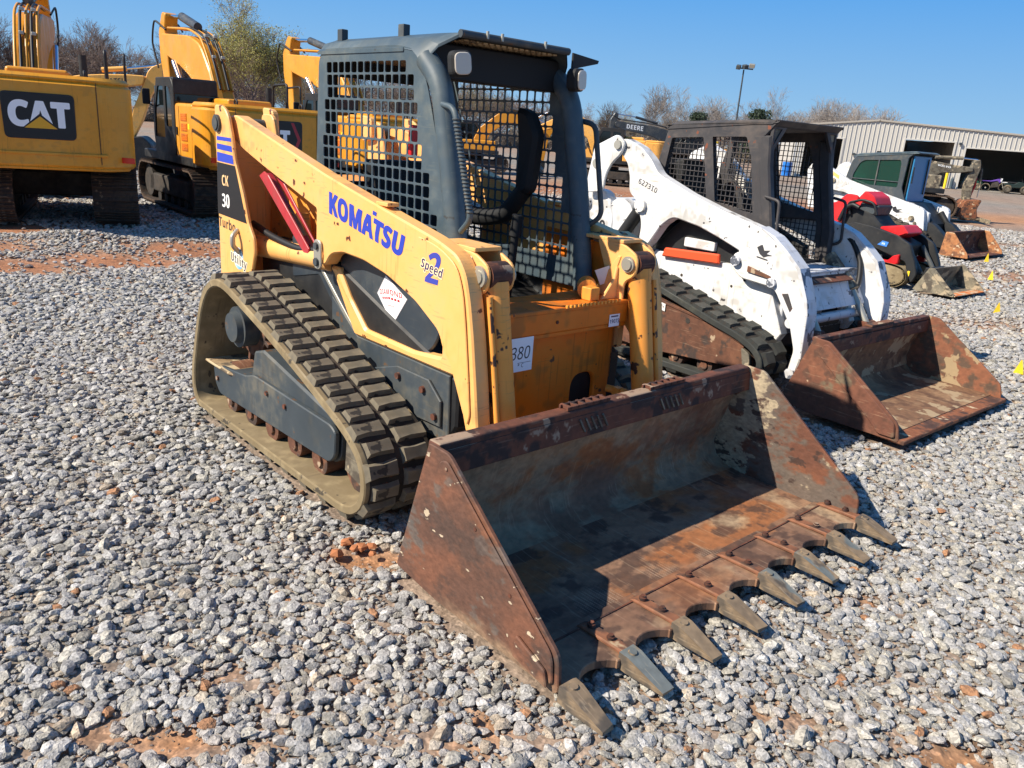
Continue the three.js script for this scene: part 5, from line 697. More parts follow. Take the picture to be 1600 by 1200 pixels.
  const bk = loaderBucket(L, { w: 0.83, label: 'rusty orange bucket', shellMat: M.rustDark, sideMat: rusty(150, { a: [148, 92, 58], b: [170, 116, 74], c: [120, 80, 56], mud: 0.66 }), side: roundPoly([[1.32, 0.04], [1.36, 0.44], [1.50, 0.44], [1.80, 0.10], [1.82, 0.02], [1.36, 0.02]], 0.02),
    profile: [[1.39, 0.42], [1.37, 0.36], [1.34, 0.2], [1.35, 0.1], [1.41, 0.05], [1.56, 0.035], [1.82, 0.03]] });
  part('top_rim', [box(1.36, 1.42, 0.41, 0.44, -0.81, 0.81, 0.006)], M.rustDark, bk);
  sticker('emblem', L, [0.20, 0.80, 0.6015], [0.46, 0.74, 0.6015], [0.43, 0.60, 0.6015], [0.18, 0.65, 0.6015], canvas(256, 160, (x) => { x.clearRect(0, 0, 256, 160); x.fillStyle = '#2c2c30'; x.beginPath(); x.moveTo(10, 60); x.lineTo(70, 20); x.lineTo(110, 70); x.lineTo(200, 30); x.lineTo(150, 90); x.lineTo(240, 80); x.lineTo(120, 140); x.lineTo(40, 120); x.closePath(); x.fill(); }), { alpha: true });
  sticker('warning_label', L, [-1.12, 1.30, 0.6015], [-0.98, 1.23, 0.6015], [-0.98, 1.16, 0.6015], [-1.12, 1.23, 0.6015], canvas(32, 32, (x) => { x.fillStyle = '#d8bc6c'; x.fillRect(0, 0, 32, 32); }));
}
// ---------------------------------------------------------------- excavators
function excavator(name, label, group, [x, z], yaw, o = {}) {
  const S = o.scale ?? 1, L = thing(name, label, 'excavator', group, [x, 0, z], yaw); L.scale.setScalar(S);
  const P = o.paint ?? M.cat, top = o.cwTop ?? 1.7, bz = o.boomZ ?? 0.05, AP = o.armPaint ?? P;
  for (const s of [1, -1]) { // steel tracks
    const zz = (a, b) => s > 0 ? [a, b] : [-b, -a], z0 = 0.45, z1 = 1.0;
    const tr = new THREE.Group(); tr.name = 'steel_track'; L.add(tr);
    const r = 0.33, len = 1.2, per = 2 * len * 2 + 2 * Math.PI * r, n = 44;
    const sg = merge([box(-per / n * 0.48, per / n * 0.48, -0.03, 0.0, ...zz(z0, z1), 0.004), box(-per / n * 0.42, -per / n * 0.30, 0, 0.028, ...zz(z0, z1), 0.003), box(-0.01, 0.01, 0, 0.02, ...zz(z0, z1), 0.003), box(per / n * 0.28, per / n * 0.40, 0, 0.02, ...zz(z0, z1), 0.003)]);
    for (let k = 0; k < n; k++) {
      let d = k / n * per, px, py, a;
      if (d < 2 * len) { px = -len + d; py = 2 * r; a = 0; } else if ((d -= 2 * len) < Math.PI * r) { const t = d / r; px = len + r * Math.sin(t); py = r + r * Math.cos(t); a = -t; } else if ((d -= Math.PI * r) < 2 * len) { px = len - d; py = 0; a = Math.PI; } else { d -= 2 * len; const t = d / r; px = -len - r * Math.sin(t); py = r - r * Math.cos(t); a = Math.PI - t; }
      const m = new THREE.Mesh(sg, M.shoe); m.name = 'track_shoe'; m.castShadow = m.receiveShadow = true; m.position.set(px, py + 0.035, 0); m.rotation.z = a; tr.add(m);
    }
    part('track_frame', [box(-1.15, 1.15, 0.2, 0.5, ...zz(0.55, 0.9), 0.03), ...[-1.2, 1.2].map((q) => cyl([q, 0.365, s * 0.55], [q, 0.365, s * 0.9], 0.27, 0.27, 24)), ...[-0.7, -0.35, 0, 0.35, 0.7].map((q) => cyl([q, 0.13, s * 0.55], [q, 0.13, s * 0.88], 0.09, 0.09, 14))], M.dark, tr);
  }
  part('car_body', [box(-0.5, 0.5, 0.3, 0.62, -0.6, 0.6, 0.03), cyl([0, 0.6, 0], [0, 0.8, 0], 0.5, 0.5, 32)], M.dark, L);
  part('deck', [box(-1.6, 1.1, 0.76, 0.90, -0.98, 0.98, 0.02)], M.black, L);
  // counterweight: rounded rear, softened upper edge
  const cwp = (k) => roundPoly([[-1.50, -1.0 + k], [-2.05, -1.0 + k, 0.16], [-2.30 + k, -0.72, 0.25], [-2.30 + k, 0.72, 0.25], [-2.05, 1.0 - k, 0.16], [-1.50, 1.0 - k]], 0.05, 6);
  const cw = part('counterweight', [slab(cwp(0), 0.80, top - 0.07, 0.035), slab(cwp(0.02), top - 0.09, top, 0.045), slab(roundPoly([[-2.0, -0.98], [-2.28, -0.72], [-2.28, 0.72], [-2.0, 0.98]], 0.1), 0.775, 0.82, 0.02)], P, L);
  part('ridge', [box(-2.318, -2.29, 0.95, 0.985, -0.70, 0.70, 0.012)], P, cw);
  for (const s of [1, -1]) { part('reflector', [tf(box(-0.004, 0.004, -0.035, 0.035, -0.16, 0.16, 0.003), { r: [0, s * -0.62, 0], p: [-2.195, 0.92, s * 0.86] })], M.reflect, cw, 'red reflector strip'); part('lifting_eye', [tf(new THREE.TorusGeometry(0.05, 0.015, 6, 14), { p: [-2.0, top + 0.02, s * 0.5] })], M.black, cw); }
  part('engine_hood', [box(-1.52, -0.55, 0.88, top - 0.02, -0.55, 0.98, 0.05), box(-1.4, -0.7, top - 0.03, top + 0.08, -0.4, 0.3, 0.04)], P, L);
  const sb = part('side_box', [box(-1.52, o.cabX ? o.cabX + 0.02 : -0.70, 0.86, top - 0.03, -0.98, -0.5, 0.05)], P, L);
  for (let k = 0; k < 4; k++) { const y = 0.98 + k * (top - 1.12) / 4; part('vent_grille', [box(-1.28, -1.0, y, y + 0.11, -0.988, -0.978, 0.002), ...[0, 1, 2, 3].map((j) => box(-1.26, -1.02, y + 0.015 + j * 0.024, y + 0.025 + j * 0.024, -0.994, -0.986, 0.001))], M.orange, sb); }
  for (const z of [-0.62, 0.62]) part('panel_seam', [box(-2.303, -2.297, 0.86, top - 0.06, z - 0.004, z + 0.004, 0)], M.black, cw);
  part('door_handle', [box(-0.84, -0.80, 1.2, 1.32, -1.0, -0.985, 0.004)], M.black, sb); part('panel_seam', [box(-0.92, -0.912, 0.9, top - 0.08, -0.984, -0.978, 0)], M.black, sb);
  part('warning_label', [box(-1.40, -1.32, 1.3, 1.38, -0.984, -0.9795, 0)], M.yellowFlag, sb);
  part('tool_box', [box(-0.5, 0.95, 0.88, 1.28, 0.35, 0.98, 0.04)], P, L);
  // cab
  const cx = o.cabX ?? -0.70, cab = new THREE.Group(); cab.name = 'cab'; L.add(cab); const cabTop = o.cabTop ?? 2.04;
  part('cab_shell', [plate(roundPoly([[cx, 0.88], [cx, cabTop - 0.12], [cx + 0.1, cabTop], [cx + 0.85, cabTop], [cx + 1.08, cabTop - 0.5], [cx + 1.12, 1.2], [cx + 1.05, 0.88]], 0.06), -0.985, -0.955, 0.01, [roundPoly([[cx + 0.12, 1.3], [cx + 0.12, cabTop - 0.14], [cx + 0.42, cabTop - 0.12], [cx + 0.42, 1.3]], 0.04), roundPoly([[cx + 0.5, 1.12], [cx + 0.5, cabTop - 0.12], [cx + 0.8, cabTop - 0.12], [cx + 1.0, cabTop - 0.5], [cx + 1.04, 1.12]], 0.04)]), plate(roundPoly([[cx, 0.88], [cx, cabTop - 0.12], [cx + 0.1, cabTop], [cx + 0.85, cabTop], [cx + 1.08, cabTop - 0.5], [cx + 1.12, 1.2], [cx + 1.05, 0.88]], 0.06), -0.33, -0.30, 0.01, [roundPoly([[cx + 0.12, 1.3], [cx + 0.12, cabTop - 0.14], [cx + 0.8, cabTop - 0.14], [cx + 1.0, cabTop - 0.5], [cx + 1.0, 1.3]], 0.04)]), box(cx + 0.02, cx + 0.9, cabTop - 0.06, cabTop, -0.98, -0.305, 0.02), box(cx, cx + 1.1, 0.86, 1.1, -0.98, -0.305, 0.02), box(cx, cx + 0.05, 1.05, 1.32, -0.98, -0.305, 0.01), box(cx, cx + 0.06, 1.8, cabTop - 0.02, -0.98, -0.305, 0.01)], M.black, cab);
  part('side_window', [box(cx + 0.1, cx + 1.0, 1.1, cabTop - 0.13, -0.972, -0.968, 0)], M.glassDark, cab);
  part('rear_window', [box(cx + 0.02, cx + 0.026, 1.3, 1.84, -0.95, -0.33, 0)], M.glassDark, cab);
  part('seat', [box(cx + 0.3, cx + 0.7, 1.1, 1.3, -0.85, -0.5, 0.04), box(cx + 0.25, cx + 0.36, 1.2, 1.75, -0.85, -0.5, 0.03)], M.cabIn, cab);
  // boom, stick, bucket
  const fx = (l) => l.map((q) => [q[0] > 1 ? 1 + (q[0] - 1) * (o.reach ?? 1) : q[0], ...q.slice(1)]);
  const bo = o.boom ?? fx( [[-0.25, 1.0, 0.05], [-0.08, 1.75], [0.22, 2.25], [0.62, 2.65, 0.2], [1.25, 2.80, 0.2], [3.32, 2.90, 0.08], [3.46, 2.83, 0.05], [3.40, 2.66, 0.05], [3.05, 2.52], [1.8, 2.28, 0.3], [0.95, 2.02, 0.3], [0.45, 1.45], [0.35, 1.0, 0.05]]);
  const boom = part('boom', [plate(roundPoly(bo, 0.06), bz - 0.17, bz + 0.17, 0.02)], AP, L);
  const sh = ((o.reach ?? 1) - 1) * 2.4, st = o.stick ?? [[3.22, 2.62], [3.30, 2.95], [3.20, 3.24, 0.05], [3.40, 3.28, 0.05], [3.66, 2.95], [3.64, 2.5], [3.10, 0.95, 0.05], [2.94, 0.92, 0.05], [3.14, 2.0]].map((q) => [q[0] + sh, ...q.slice(1)]);
  const stick = part('stick', [plate(roundPoly(st, 0.05), bz - 0.12, bz + 0.12, 0.015)], AP, L);
  const bk = o.bucket ?? [[2.85, 1.02], [3.20, 1.0], [3.25, 0.75], [2.95, 0.5], [2.70, 0.06], [2.35, 0.03], [2.15, 0.25], [2.30, 0.7]].map((q) => [q[0] + sh, q[1]]);
  part('bucket', [plate(roundPoly(bk, 0.08), bz - 0.42, bz + 0.42, 0.02)], o.bucketMat ?? M.black, L);
  for (const c of o.cyls ?? [[[1.15, 2.95], [2.35 + sh * 0.6, 3.16], [3.28 + sh, 3.20], 0.075], [[0.75, 1.35], [1.2, 1.85], [1.75, 2.38], 0.08, 0.26], [[0.75, 1.35], [1.2, 1.85], [1.75, 2.38], 0.08, -0.26], [[3.50 + sh, 2.75], [3.42 + sh, 2.0], [3.30 + sh, 1.2], 0.055]]) {
    const zc = bz + (c[4] ?? 0), g = part('cylinder', [cyl([...c[0], zc], [...c[1], zc], c[3], c[3], 16)], o.cylMat ?? M.deere, L); part('rod', [cyl([...c[1], zc], [...c[2], zc], c[3] * 0.5, c[3] * 0.5, 12)], M.chrome, g);
  }
  if (!o.plain) { // hoses over the boom
    const run = o.hoses ?? [[-0.02, 1.9], [0.24, 2.32], [0.62, 2.72], [1.2, 2.88], [2.2 + sh * 0.5, 2.93], [3.0 + sh, 2.96]];
    for (let k = 0; k < 5; k++) part('hose', [tube(run.map(([a, b]) => [a - 0.015 * (k % 2), b + 0.02 + 0.012 * (k % 2), bz - 0.14 + k * 0.07]), 0.02, 6, 5)], k % 2 ? M.hose : AP, boom);
    for (const [a, b] of o.hoses ? [] : [[0.30, 2.42], [0.62, 2.76]]) for (const dz of [-0.05, 0.1]) part('hose_clamp', [box(a - 0.05, a + 0.05, b, b + 0.05, bz + dz - 0.03, bz + dz + 0.03, 0.01)], M.zinc, boom);
    const dy = o.loopDy ?? 0; part('hose_loop', [tube([[3.1 + sh, 2.95 + dy, bz + 0.15], [3.55 + sh, 3.1 + dy, bz + 0.2], [3.72 + sh, 2.8 + dy, bz + 0.2], [3.60 + sh, 2.4 + dy, bz + 0.17]], 0.018, 6)], M.hose, boom); part('hose_loop', [tube([[3.1 + sh, 2.95 + dy, bz - 0.15], [3.6 + sh, 3.12 + dy, bz - 0.2], [3.80 + sh, 2.75 + dy, bz - 0.2], [3.62 + sh, 2.3 + dy, bz - 0.17]], 0.018, 6)], M.hose, boom);
    for (const s of [1]) part('guard_rail', [bent([[-1.0, top - 0.02, 0.72], [-1.0, top + 0.38, 0.72], [-0.45, top + 0.36, 0.72], [-0.40, top - 0.3, 0.72]], 0.02, 8, 0.06), bent([[-1.0, top - 0.02, 0.95], [-1.0, top + 0.36, 0.95], [-0.45, top + 0.34, 0.95], [-0.40, top - 0.3, 0.95]], 0.016, 8, 0.06)], M.hose, L);
    part('mirror', [box(cx + 1.0, cx + 1.04, 1.62, 1.86, -1.16, -1.04, 0.02), cyl([cx + 1.02, 1.6, -1.0], [cx + 1.02, 1.66, -1.1], 0.012)], M.black, L);
    part('exhaust', [cyl([-0.9, top, 0.45], [-0.9, top + 0.3, 0.45], 0.05, 0.05, 14)], M.black, L);
  }
  if (o.badge) { const w = 0.37, y0 = top - 0.70 + (o.badgeUp ?? 0), y1 = y0 + 0.52; part('badge_plate', [face(roundPoly([[-w, y0], [-w - 0.01, y1], [w + 0.01, y1], [w, y0]], 0.06, 4), -2.312, -2.296, 0.004)], M.black, cw); sticker('badge', cw, [-2.3135, y1 - 0.02, -w + 0.01], [-2.3135, y1 - 0.02, w - 0.01], [-2.3135, y0 + 0.02, w - 0.01], [-2.3135, y0 + 0.02, -w + 0.01], canvas(512, 340, o.badge)); }
  return L;
}
const badgeA = (x, w, h) => { x.fillStyle = '#0e0e10'; x.fillRect(0, 0, w, h); x.fillStyle = '#f4f4f2'; x.font = 'bold 232px sans-serif'; x.save(); x.lineWidth = 16; x.strokeStyle = '#f4f4f2'; x.lineJoin = 'round'; const tw = x.measureText('CAT').width; x.translate(26, 250); x.scale(460 / tw, 1.15); x.strokeText('CAT', 0, 0); x.fillText('CAT', 0, 0); x.restore(); x.fillStyle = '#0e0e10'; x.beginPath(); x.moveTo(120, 275); x.lineTo(262, 150); x.lineTo(404, 275); x.closePath(); x.fill(); x.fillStyle = '#e2a51c'; x.beginPath(); x.moveTo(140, 268); x.lineTo(262, 172); x.lineTo(384, 268); x.closePath(); x.fill(); };
const badgeB = (x, w, h) => { x.fillStyle = '#141416'; x.fillRect(0, 0, w, h); x.fillStyle = '#f0f0f0'; x.font = 'bold 210px sans-serif'; x.save(); x.lineWidth = 12; x.strokeStyle = '#f0f0f0'; x.lineJoin = 'round'; const tw = x.measureText('CAT').width; x.translate(24, 250); x.scale(360 / tw, 1.1); x.strokeText('CAT', 0, 0); x.fillText('CAT', 0, 0); x.restore(); x.fillStyle = '#a62a34'; x.beginPath(); x.moveTo(396, 0); x.lineTo(430, 0); x.lineTo(506, 170); x.lineTo(430, 340); x.lineTo(396, 340); x.lineTo(470, 170); x.closePath(); x.fill(); };
excavator('excavator', 'yellow excavator whose rear badge has a yellow triangle, raised arm behind', 'excavators parked along the back row', [-6.81, -11.76], -2.025, { cwTop: 1.87, badge: badgeA, boomZ: -0.28, badgeUp: -0.04, cabTop: 1.9 });
excavator('excavator', 'yellow excavator with black cab and red chevron on its rear badge', 'excavators parked along the back row', [-5.19, -13.86], -2.2689, { badge: badgeB, reach: 0.74 });
excavator('excavator', 'yellow excavator behind the cream loader, seen through its side screen', 'excavators parked along the back row', [-3.528, -16.58], -2.2689, { badge: badgeB, reach: 0.85 });
// pale excavator further back, arm folded down
excavator('excavator', 'pale yellow excavator with arm folded down, bucket on the ground between two others', 'excavators parked further back', [-13.1, -20.3], -0.25, { paint: M.palekom, plain: true, cabX: -0.9, cabTop: 1.7, cwTop: 1.4, boomZ: 0.1,
  boom: [[0.2, 1.0], [0.6, 1.7], [1.79, 2.18, 0.2], [2.45, 2.26], [3.05, 2.30], [3.42, 2.30, 0.06], [3.35, 2.08, 0.06], [2.8, 1.98], [2.43, 1.9], [1.76, 1.78, 0.2], [0.9, 1.0]], stick: [[3.59, 2.53], [3.83, 2.63, 0.04], [3.83, 2.32], [3.51, 1.83], [3.27, 1.2], [3.05, 0.79], [2.94, 0.83], [3.08, 1.49], [3.30, 1.97], [3.48, 2.41]], bucket: [[2.94, 0.80], [3.30, 0.85], [3.50, 0.66], [3.52, 0.2], [3.3, 0.02], [3.0, 0.03], [2.9, 0.3]],
  cyls: [[[2.40, 2.36], [2.98, 2.44], [3.66, 2.56], 0.06], [[3.3, 1.9], [3.15, 1.3], [3.05, 0.95], 0.05]], cylMat: M.palekom });
{ const K = scene.children[scene.children.length - 1]; sticker('lettering', K, [2.20, 2.16, 0.2715], [3.0, 2.24, 0.2715], [3.0, 2.07, 0.2715], [2.20, 1.99, 0.2715], canvas(256, 54, (x) => { x.clearRect(0, 0, 256, 54); x.fillStyle = '#3c3a34'; x.font = 'bold 52px sans-serif'; x.fillText('KOMATSU', 2, 46); }), { alpha: true }); }
// far row seen past the cage and the post
const lowPose = { boom: [[-0.1, 1.0], [0.25, 1.75], [1.1, 2.45, 0.3], [1.6, 2.5, 0.2], [3.1, 1.75, 0.05], [3.05, 1.58, 0.05], [1.5, 2.1, 0.3], [0.75, 1.6], [0.5, 1.0]], stick: [[2.85, 1.75], [3.3, 2.05, 0.05], [3.4, 1.9], [3.2, 1.5], [3.05, 0.5], [2.9, 0.5], [2.95, 1.4]], bucket: [[2.85, 0.6], [3.1, 0.6], [3.1, 0.3], [2.8, 0.04], [2.45, 0.04], [2.45, 0.35]], cyls: [[[1.5, 2.62], [2.4, 2.45], [3.2, 2.0], 0.06], [[0.8, 1.2], [1.1, 1.6], [1.5, 2.1], 0.06]] };
excavator('excavator', 'small yellow excavator standing side on beyond the cream loader cab', 'excavators parked far behind the loaders', [-2.3, -33.0], -0.08, { plain: true, scale: 0.95, ...lowPose, badge: null });
excavator('excavator', 'yellow excavator with bent arm standing beyond the cream loader front post', 'excavators parked far behind the loaders', [2.9, -31.0], -2.95, { plain: true, scale: 0.98, paint: M.palekom, ...lowPose });
// dark grey armed excavator behind the white loader
{
  const D = excavator('excavator', 'excavator with dark grey lettered boom behind the white loader', 'excavators parked far behind the loaders', [10.3, -56], 3.0, { scale: 1.42, paint: M.cat, armPaint: M.deere, boomZ: 0.05, cwTop: 1.05, cabTop: 1.42, loopDy: -0.92, hoses: [[0.2, 1.5], [0.8, 1.8], [1.5, 1.92], [3.0, 2.02]],
    boom: [[-0.2, 0.9], [0.2, 1.4], [0.8, 1.72, 0.2], [1.5, 1.86], [3.3, 1.97, 0.05], [3.42, 1.88], [3.35, 1.72], [3.0, 1.6], [1.6, 1.4, 0.2], [0.8, 1.1], [0.4, 0.9]], stick: [[3.2, 1.7], [3.3, 2.0], [3.25, 2.3], [3.42, 2.35], [3.62, 2.0], [3.6, 1.6], [3.1, 0.6], [2.95, 0.6], [3.1, 1.3]], cyls: [[[1.3, 2.0], [2.4, 2.2], [3.3, 2.28], 0.06], [[0.8, 1.0], [1.1, 1.3], [1.6, 1.55], 0.07, 0.24]], bucket: [[2.85, 0.62], [3.1, 0.62], [3.1, 0.3], [2.8, 0.04], [2.45, 0.04], [2.45, 0.35]] });
  sticker('lettering', D, [2.95, 1.92, -0.1222], [1.75, 1.84, -0.1222], [1.75, 1.53, -0.1222], [2.95, 1.64, -0.1222], canvas(256, 64, (x) => { x.clearRect(0, 0, 256, 64); x.fillStyle = '#f2f2f0'; x.font = 'bold 60px sans-serif'; x.fillText('DEERE', 22, 54); }), { alpha: true });
}
// grey compact excavator by the shed
{
  const Vx = excavator('compact_excavator', 'grey compact excavator with red hose, bucket down in front of the shed', null, [11.35, -25.15], 0.2, { scale: 1, paint: M.greySteel, plain: true, cabX: -0.6, cabTop: 1.3, cwTop: 1.15, boomZ: 0,
    boom: [[-0.3, 0.8], [0.0, 1.4], [0.35, 1.69, 0.1], [0.9, 1.66], [1.45, 1.59], [1.97, 1.56, 0.04], [1.98, 1.44, 0.04], [1.59, 1.37], [1.14, 1.34], [0.85, 1.18, 0.1], [0.3, 0.8]], stick: [[1.96, 1.74], [2.13, 1.79, 0.03], [2.19, 1.57], [2.09, 1.0], [2.1, 0.58], [1.9, 0.58], [1.83, 1.11], [1.92, 1.52]], bucket: [[1.88, 0.62], [2.34, 0.66], [2.24, 0.38], [2.34, 0.06], [1.9, 0.02], [1.72, 0.10]], bucketMat: M.rust,
    cyls: [[[0.9, 1.78], [1.67, 1.80], [2.08, 1.78], 0.05], [[2.25, 1.55], [2.3, 1.0], [2.3, 0.7], 0.03]], cylMat: M.greySteel });
  part('red_hose', [tube([[2.16, 1.5, -0.1], [2.2, 1.05, -0.12], [2.16, 0.85, -0.12], [2.12, 0.6, -0.12]], 0.03)], M.redBright, Vx);
  part('dozer_blade', [box(2.4, 2.44, 0.02, 0.14, -0.2, 1.2, 0.01), box(1.2, 2.4, 0.06, 0.12, 0.3, 0.42, 0.01)], M.greySteel, Vx);
  sticker('lettering', Vx, [0.95, 1.60, 0.1725], [1.45, 1.54, 0.1725], [1.45, 1.46, 0.1725], [0.95, 1.52, 0.1725], canvas(128, 32, (x) => { x.clearRect(0, 0, 128, 32); x.fillStyle = '#f0f0ee'; x.font = 'bold 30px sans-serif'; x.fillText('VOLVO', 4, 26); }), { alpha: true });
}
// ---------------------------------------------------------------- shed, lamp post, quads, flags
{
  const dr = [0.9707, 0.2402], B0 = [28.4, -57.6], yaw = Math.atan2(dr[1], dr[0]);
  const S = thing('metal_shed', 'long pale grey corrugated metal shed with dark open bays', 'shed', null, [B0[0], 0, B0[1]], yaw); // local x along the wall, +z towards the lot
  const top = (x) => x < -4.16 ? 4.12 + (x + 4.16) * 0.12 : 4.12 - (x + 4.16) * 0.042;
  const doors = [[-8.9, -6.4, 2.78], [-2.3, 0.84, 3.03], [1.63, 7.2, 2.72]], x0 = -9.6, x1 = 11.4;
  // ribbed cladding: one sheet per rib width
  const sheetW = 0.30, ribs = [];
  const bodyBits = [];
  for (let x = x0; x < x1; x += sheetW) {
    const d = doors.find(([a, b]) => x + sheetW * 0.5 > a && x + sheetW * 0.5 < b), y0 = d ? d[2] : 0, h = top(x + sheetW / 2);
    const m = part('wall_sheet', [box(x + 0.006, x + sheetW - 0.006, y0, h, -0.05, 0, 0), box(x + 0.02, x + 0.09, y0, h - 0.01, -0.01, 0.05, 0.02)], M.barn, S);
  }
  part('side_wall', [box(x0, x0 + 0.1, 0, 3.4, -18, -0.05, 0), box(x1 - 0.1, x1, 0, 3.4, -18, -0.05, 0), box(x0, x1, 0, 3.4, -18.1, -18, 0)], M.barn, S);
  const seg = [[x0, -4.16], [-4.16, x1]].map(([a, b]) => { const ya = top(a), yb = top(b), g = plate([[a - 0.1, ya], [b, yb], [b, yb + 0.12], [a - 0.1, ya + 0.12]], -18, 0.12, 0.01); return g; });
  part('roof', seg, M.barnTrim, S);
  for (const [a, b, h] of doors) part('door_trim', [box(a - 0.12, a, 0, h + 0.08, -0.02, 0.075, 0.005), box(b, b + 0.12, 0, h + 0.08, -0.02, 0.075, 0.005), box(a, b, h, h + 0.08, -0.02, 0.07, 0.005)], M.barn, S);
  part('floor_slab', [box(x0, x1, -0.02, 0.02, -18, 0.3, 0)], M.concrete, S);
  part('inner_partition', [box(1.15, 1.3, 0.02, 3.2, -17.9, -0.1, 0), box(-4.4, -4.2, 0.02, 3.2, -17.9, -0.1, 0)], M.barnTrim, S);
  for (const [x, y] of [[-5.6, 1.75], [1.1, 2.92]]) part('wall_lamp', [box(x, x + 0.2, y, y + 0.15, 0.05, 0.2, 0.02)], M.slateDark, S);
  const W = (x, z) => [B0[0] + dr[0] * x - dr[1] * z, B0[1] + dr[1] * x + dr[0] * z];
  const bol = (x) => { const [a, b] = W(x, 0.5), t = thing('bollard', 'yellow steel bollard at the shed door post', 'bollard', null, [a, 0, b]); part('post', [cyl([0, -0.02, 0], [0, 1.1, 0], 0.09, 0.09, 16), tf(new THREE.SphereGeometry(0.09, 16, 8), { p: [0, 1.1, 0] })], M.yellowFlag, t); };
  bol(0.70);
  { const [a, b] = W(1.10, 0.5), t = thing('gas_bottle', 'slim grey gas bottle against the shed wall', 'bottle', null, [a, 0, b]); part('bottle', [cyl([0, 0, 0], [0, 0.62, 0], 0.1, 0.1, 18), tf(new THREE.SphereGeometry(0.1, 18, 8), { p: [0, 0.62, 0] }), cyl([0, 0.7, 0], [0, 0.8, 0], 0.03)], M.slate, t); }
  // quads and a bike in the open bay
  const quad = (x, z, mat, label, sc) => { const [a, b] = W(x, z), t = thing('quad_bike', label, 'quad bike', 'quads in the open bay', [a, 0, b], yaw + 0.25); t.scale.setScalar(sc); for (const [wx, wz] of [[-0.6, 0.42], [0.6, 0.42], [-0.6, -0.42], [0.6, -0.42]]) { const w = part('wheel', [tf(new THREE.TorusGeometry(0.22, 0.11, 10, 20), { p: [wx, 0.33, wz] })], M.rubber, t); part('rim', [cyl([wx, 0.33, wz - 0.08], [wx, 0.33, wz + 0.08], 0.14)], M.greySteel, w); }
    part('body', [plate(roundPoly([[-0.95, 0.62], [-0.8, 0.80], [-0.2, 0.72], [0.1, 0.95], [0.45, 0.88], [0.95, 0.72], [0.9, 0.58], [0.3, 0.45], [-0.4, 0.42]], 0.06), -0.38, 0.38, 0.05)], mat, t); part('seat', [plate(roundPoly([[-0.7, 0.78], [0.0, 0.76], [0.05, 0.88], [-0.65, 0.9]], 0.04), -0.17, 0.17, 0.03)], M.cabIn, t); part('handlebar', [cyl([0.35, 0.9, 0], [0.28, 1.12, 0], 0.03), cyl([0.25, 1.13, -0.36], [0.25, 1.13, 0.36], 0.018)], M.hose, t); part('rack', [box(0.45, 0.95, 0.92, 0.94, -0.3, 0.3, 0.01)], M.hose, t); };
  quad(5.1, 0.6, std({ color: rgb(34, 46, 42), roughness: 0.3 }), 'dark green quad bike parked at the mouth of the shed bay', 0.85);
  quad(2.6, -0.6, std({ color: rgb(30, 66, 52), roughness: 0.3 }), 'green quad bike inside the shed bay next to the door post', 0.75);
  { const [a, b] = W(3.9, 0.2), t = thing('dirt_bike', 'purple and white dirt bike leaning in the open bay', 'motorcycle', null, [a, 0, b], yaw + 0.3); t.rotation.z = 0.1; t.scale.setScalar(0.8); for (const wx of [-0.65, 0.65]) { const w = part('wheel', [tf(new THREE.TorusGeometry(0.33, 0.05, 8, 24), { p: [wx, 0.38, 0] })], M.rubber, t); part('hub', [cyl([wx, 0.38, -0.06], [wx, 0.38, 0.06], 0.06)], M.zinc, w); } part('frame', [plate(roundPoly([[-0.3, 0.35], [0.3, 0.4], [0.35, 0.9], [-0.2, 0.75]], 0.05), -0.08, 0.08, 0.02)], M.dark, t); part('fairing', [plate(roundPoly([[-0.95, 0.98], [-0.3, 0.85], [0.2, 0.9], [0.4, 0.7], [0.5, 0.95], [0.3, 1.1], [-0.3, 0.95]], 0.04), -0.1, 0.1, 0.03)], std({ color: rgb(92, 60, 150), roughness: 0.4 }), t); part('number_board', [plate(roundPoly([[0.42, 0.85], [0.55, 0.85], [0.58, 1.1], [0.42, 1.1]], 0.03), -0.13, 0.13, 0.02), plate(roundPoly([[0.5, 0.76], [1.0, 0.72], [0.95, 0.8], [0.5, 0.84]], 0.02), -0.08, 0.08, 0.02)], M.white, t); part('fork', [cyl([0.65, 0.38, 0.07], [0.42, 1.12, 0.07], 0.025), cyl([0.65, 0.38, -0.07], [0.42, 1.12, -0.07], 0.025), cyl([0.40, 1.14, -0.36], [0.40, 1.14, 0.36], 0.018)], M.zinc, t); }
  { const [a, b] = W(-9.9, 0.8), t = thing('drum', 'blue plastic drum by the shed door', 'drum', null, [a, 0, b]); part('barrel', [cyl([0, 0, 0], [0, 0.95, 0], 0.32, 0.32, 20), ...[0.25, 0.62].map((y) => tf(new THREE.TorusGeometry(0.325, 0.02, 6, 20), { r: [Math.PI / 2, 0, 0], p: [0, y, 0] }))], std({ color: rgb(40, 120, 210), roughness: 0.4 }), t); }
  // lamp post
  const lp = thing('light_pole', 'tall floodlight pole above the bare trees', 'light pole', null, [9.79, 0, -40]);
  part('pole', [cyl([0, -0.03, 0], [0, 5.15, 0], 0.05, 0.035, 12)], M.slateDark, lp); part('crossarm', [cyl([-0.3, 5.2, 0.1], [0.45, 5.2, -0.1], 0.03)], M.slateDark, lp);
  part('floodlight', [tf(box(-0.13, 0.13, -0.09, 0.09, -0.1, 0.1, 0.02), { r: [0.3, -0.3, 0], p: [0.36, 5.34, 0] })], M.zinc, lp); part('floodlight', [tf(box(-0.13, 0.13, -0.09, 0.09, -0.1, 0.1, 0.02), { r: [0.3, 0.6, 0], p: [0.05, 5.28, 0] })], M.slateDark, lp); part('floodlight', [tf(box(-0.13, 0.13, -0.09, 0.09, -0.1, 0.1, 0.02), { r: [0.3, 1.2, 0], p: [-0.26, 5.25, 0] })], M.slateDark, lp);
}
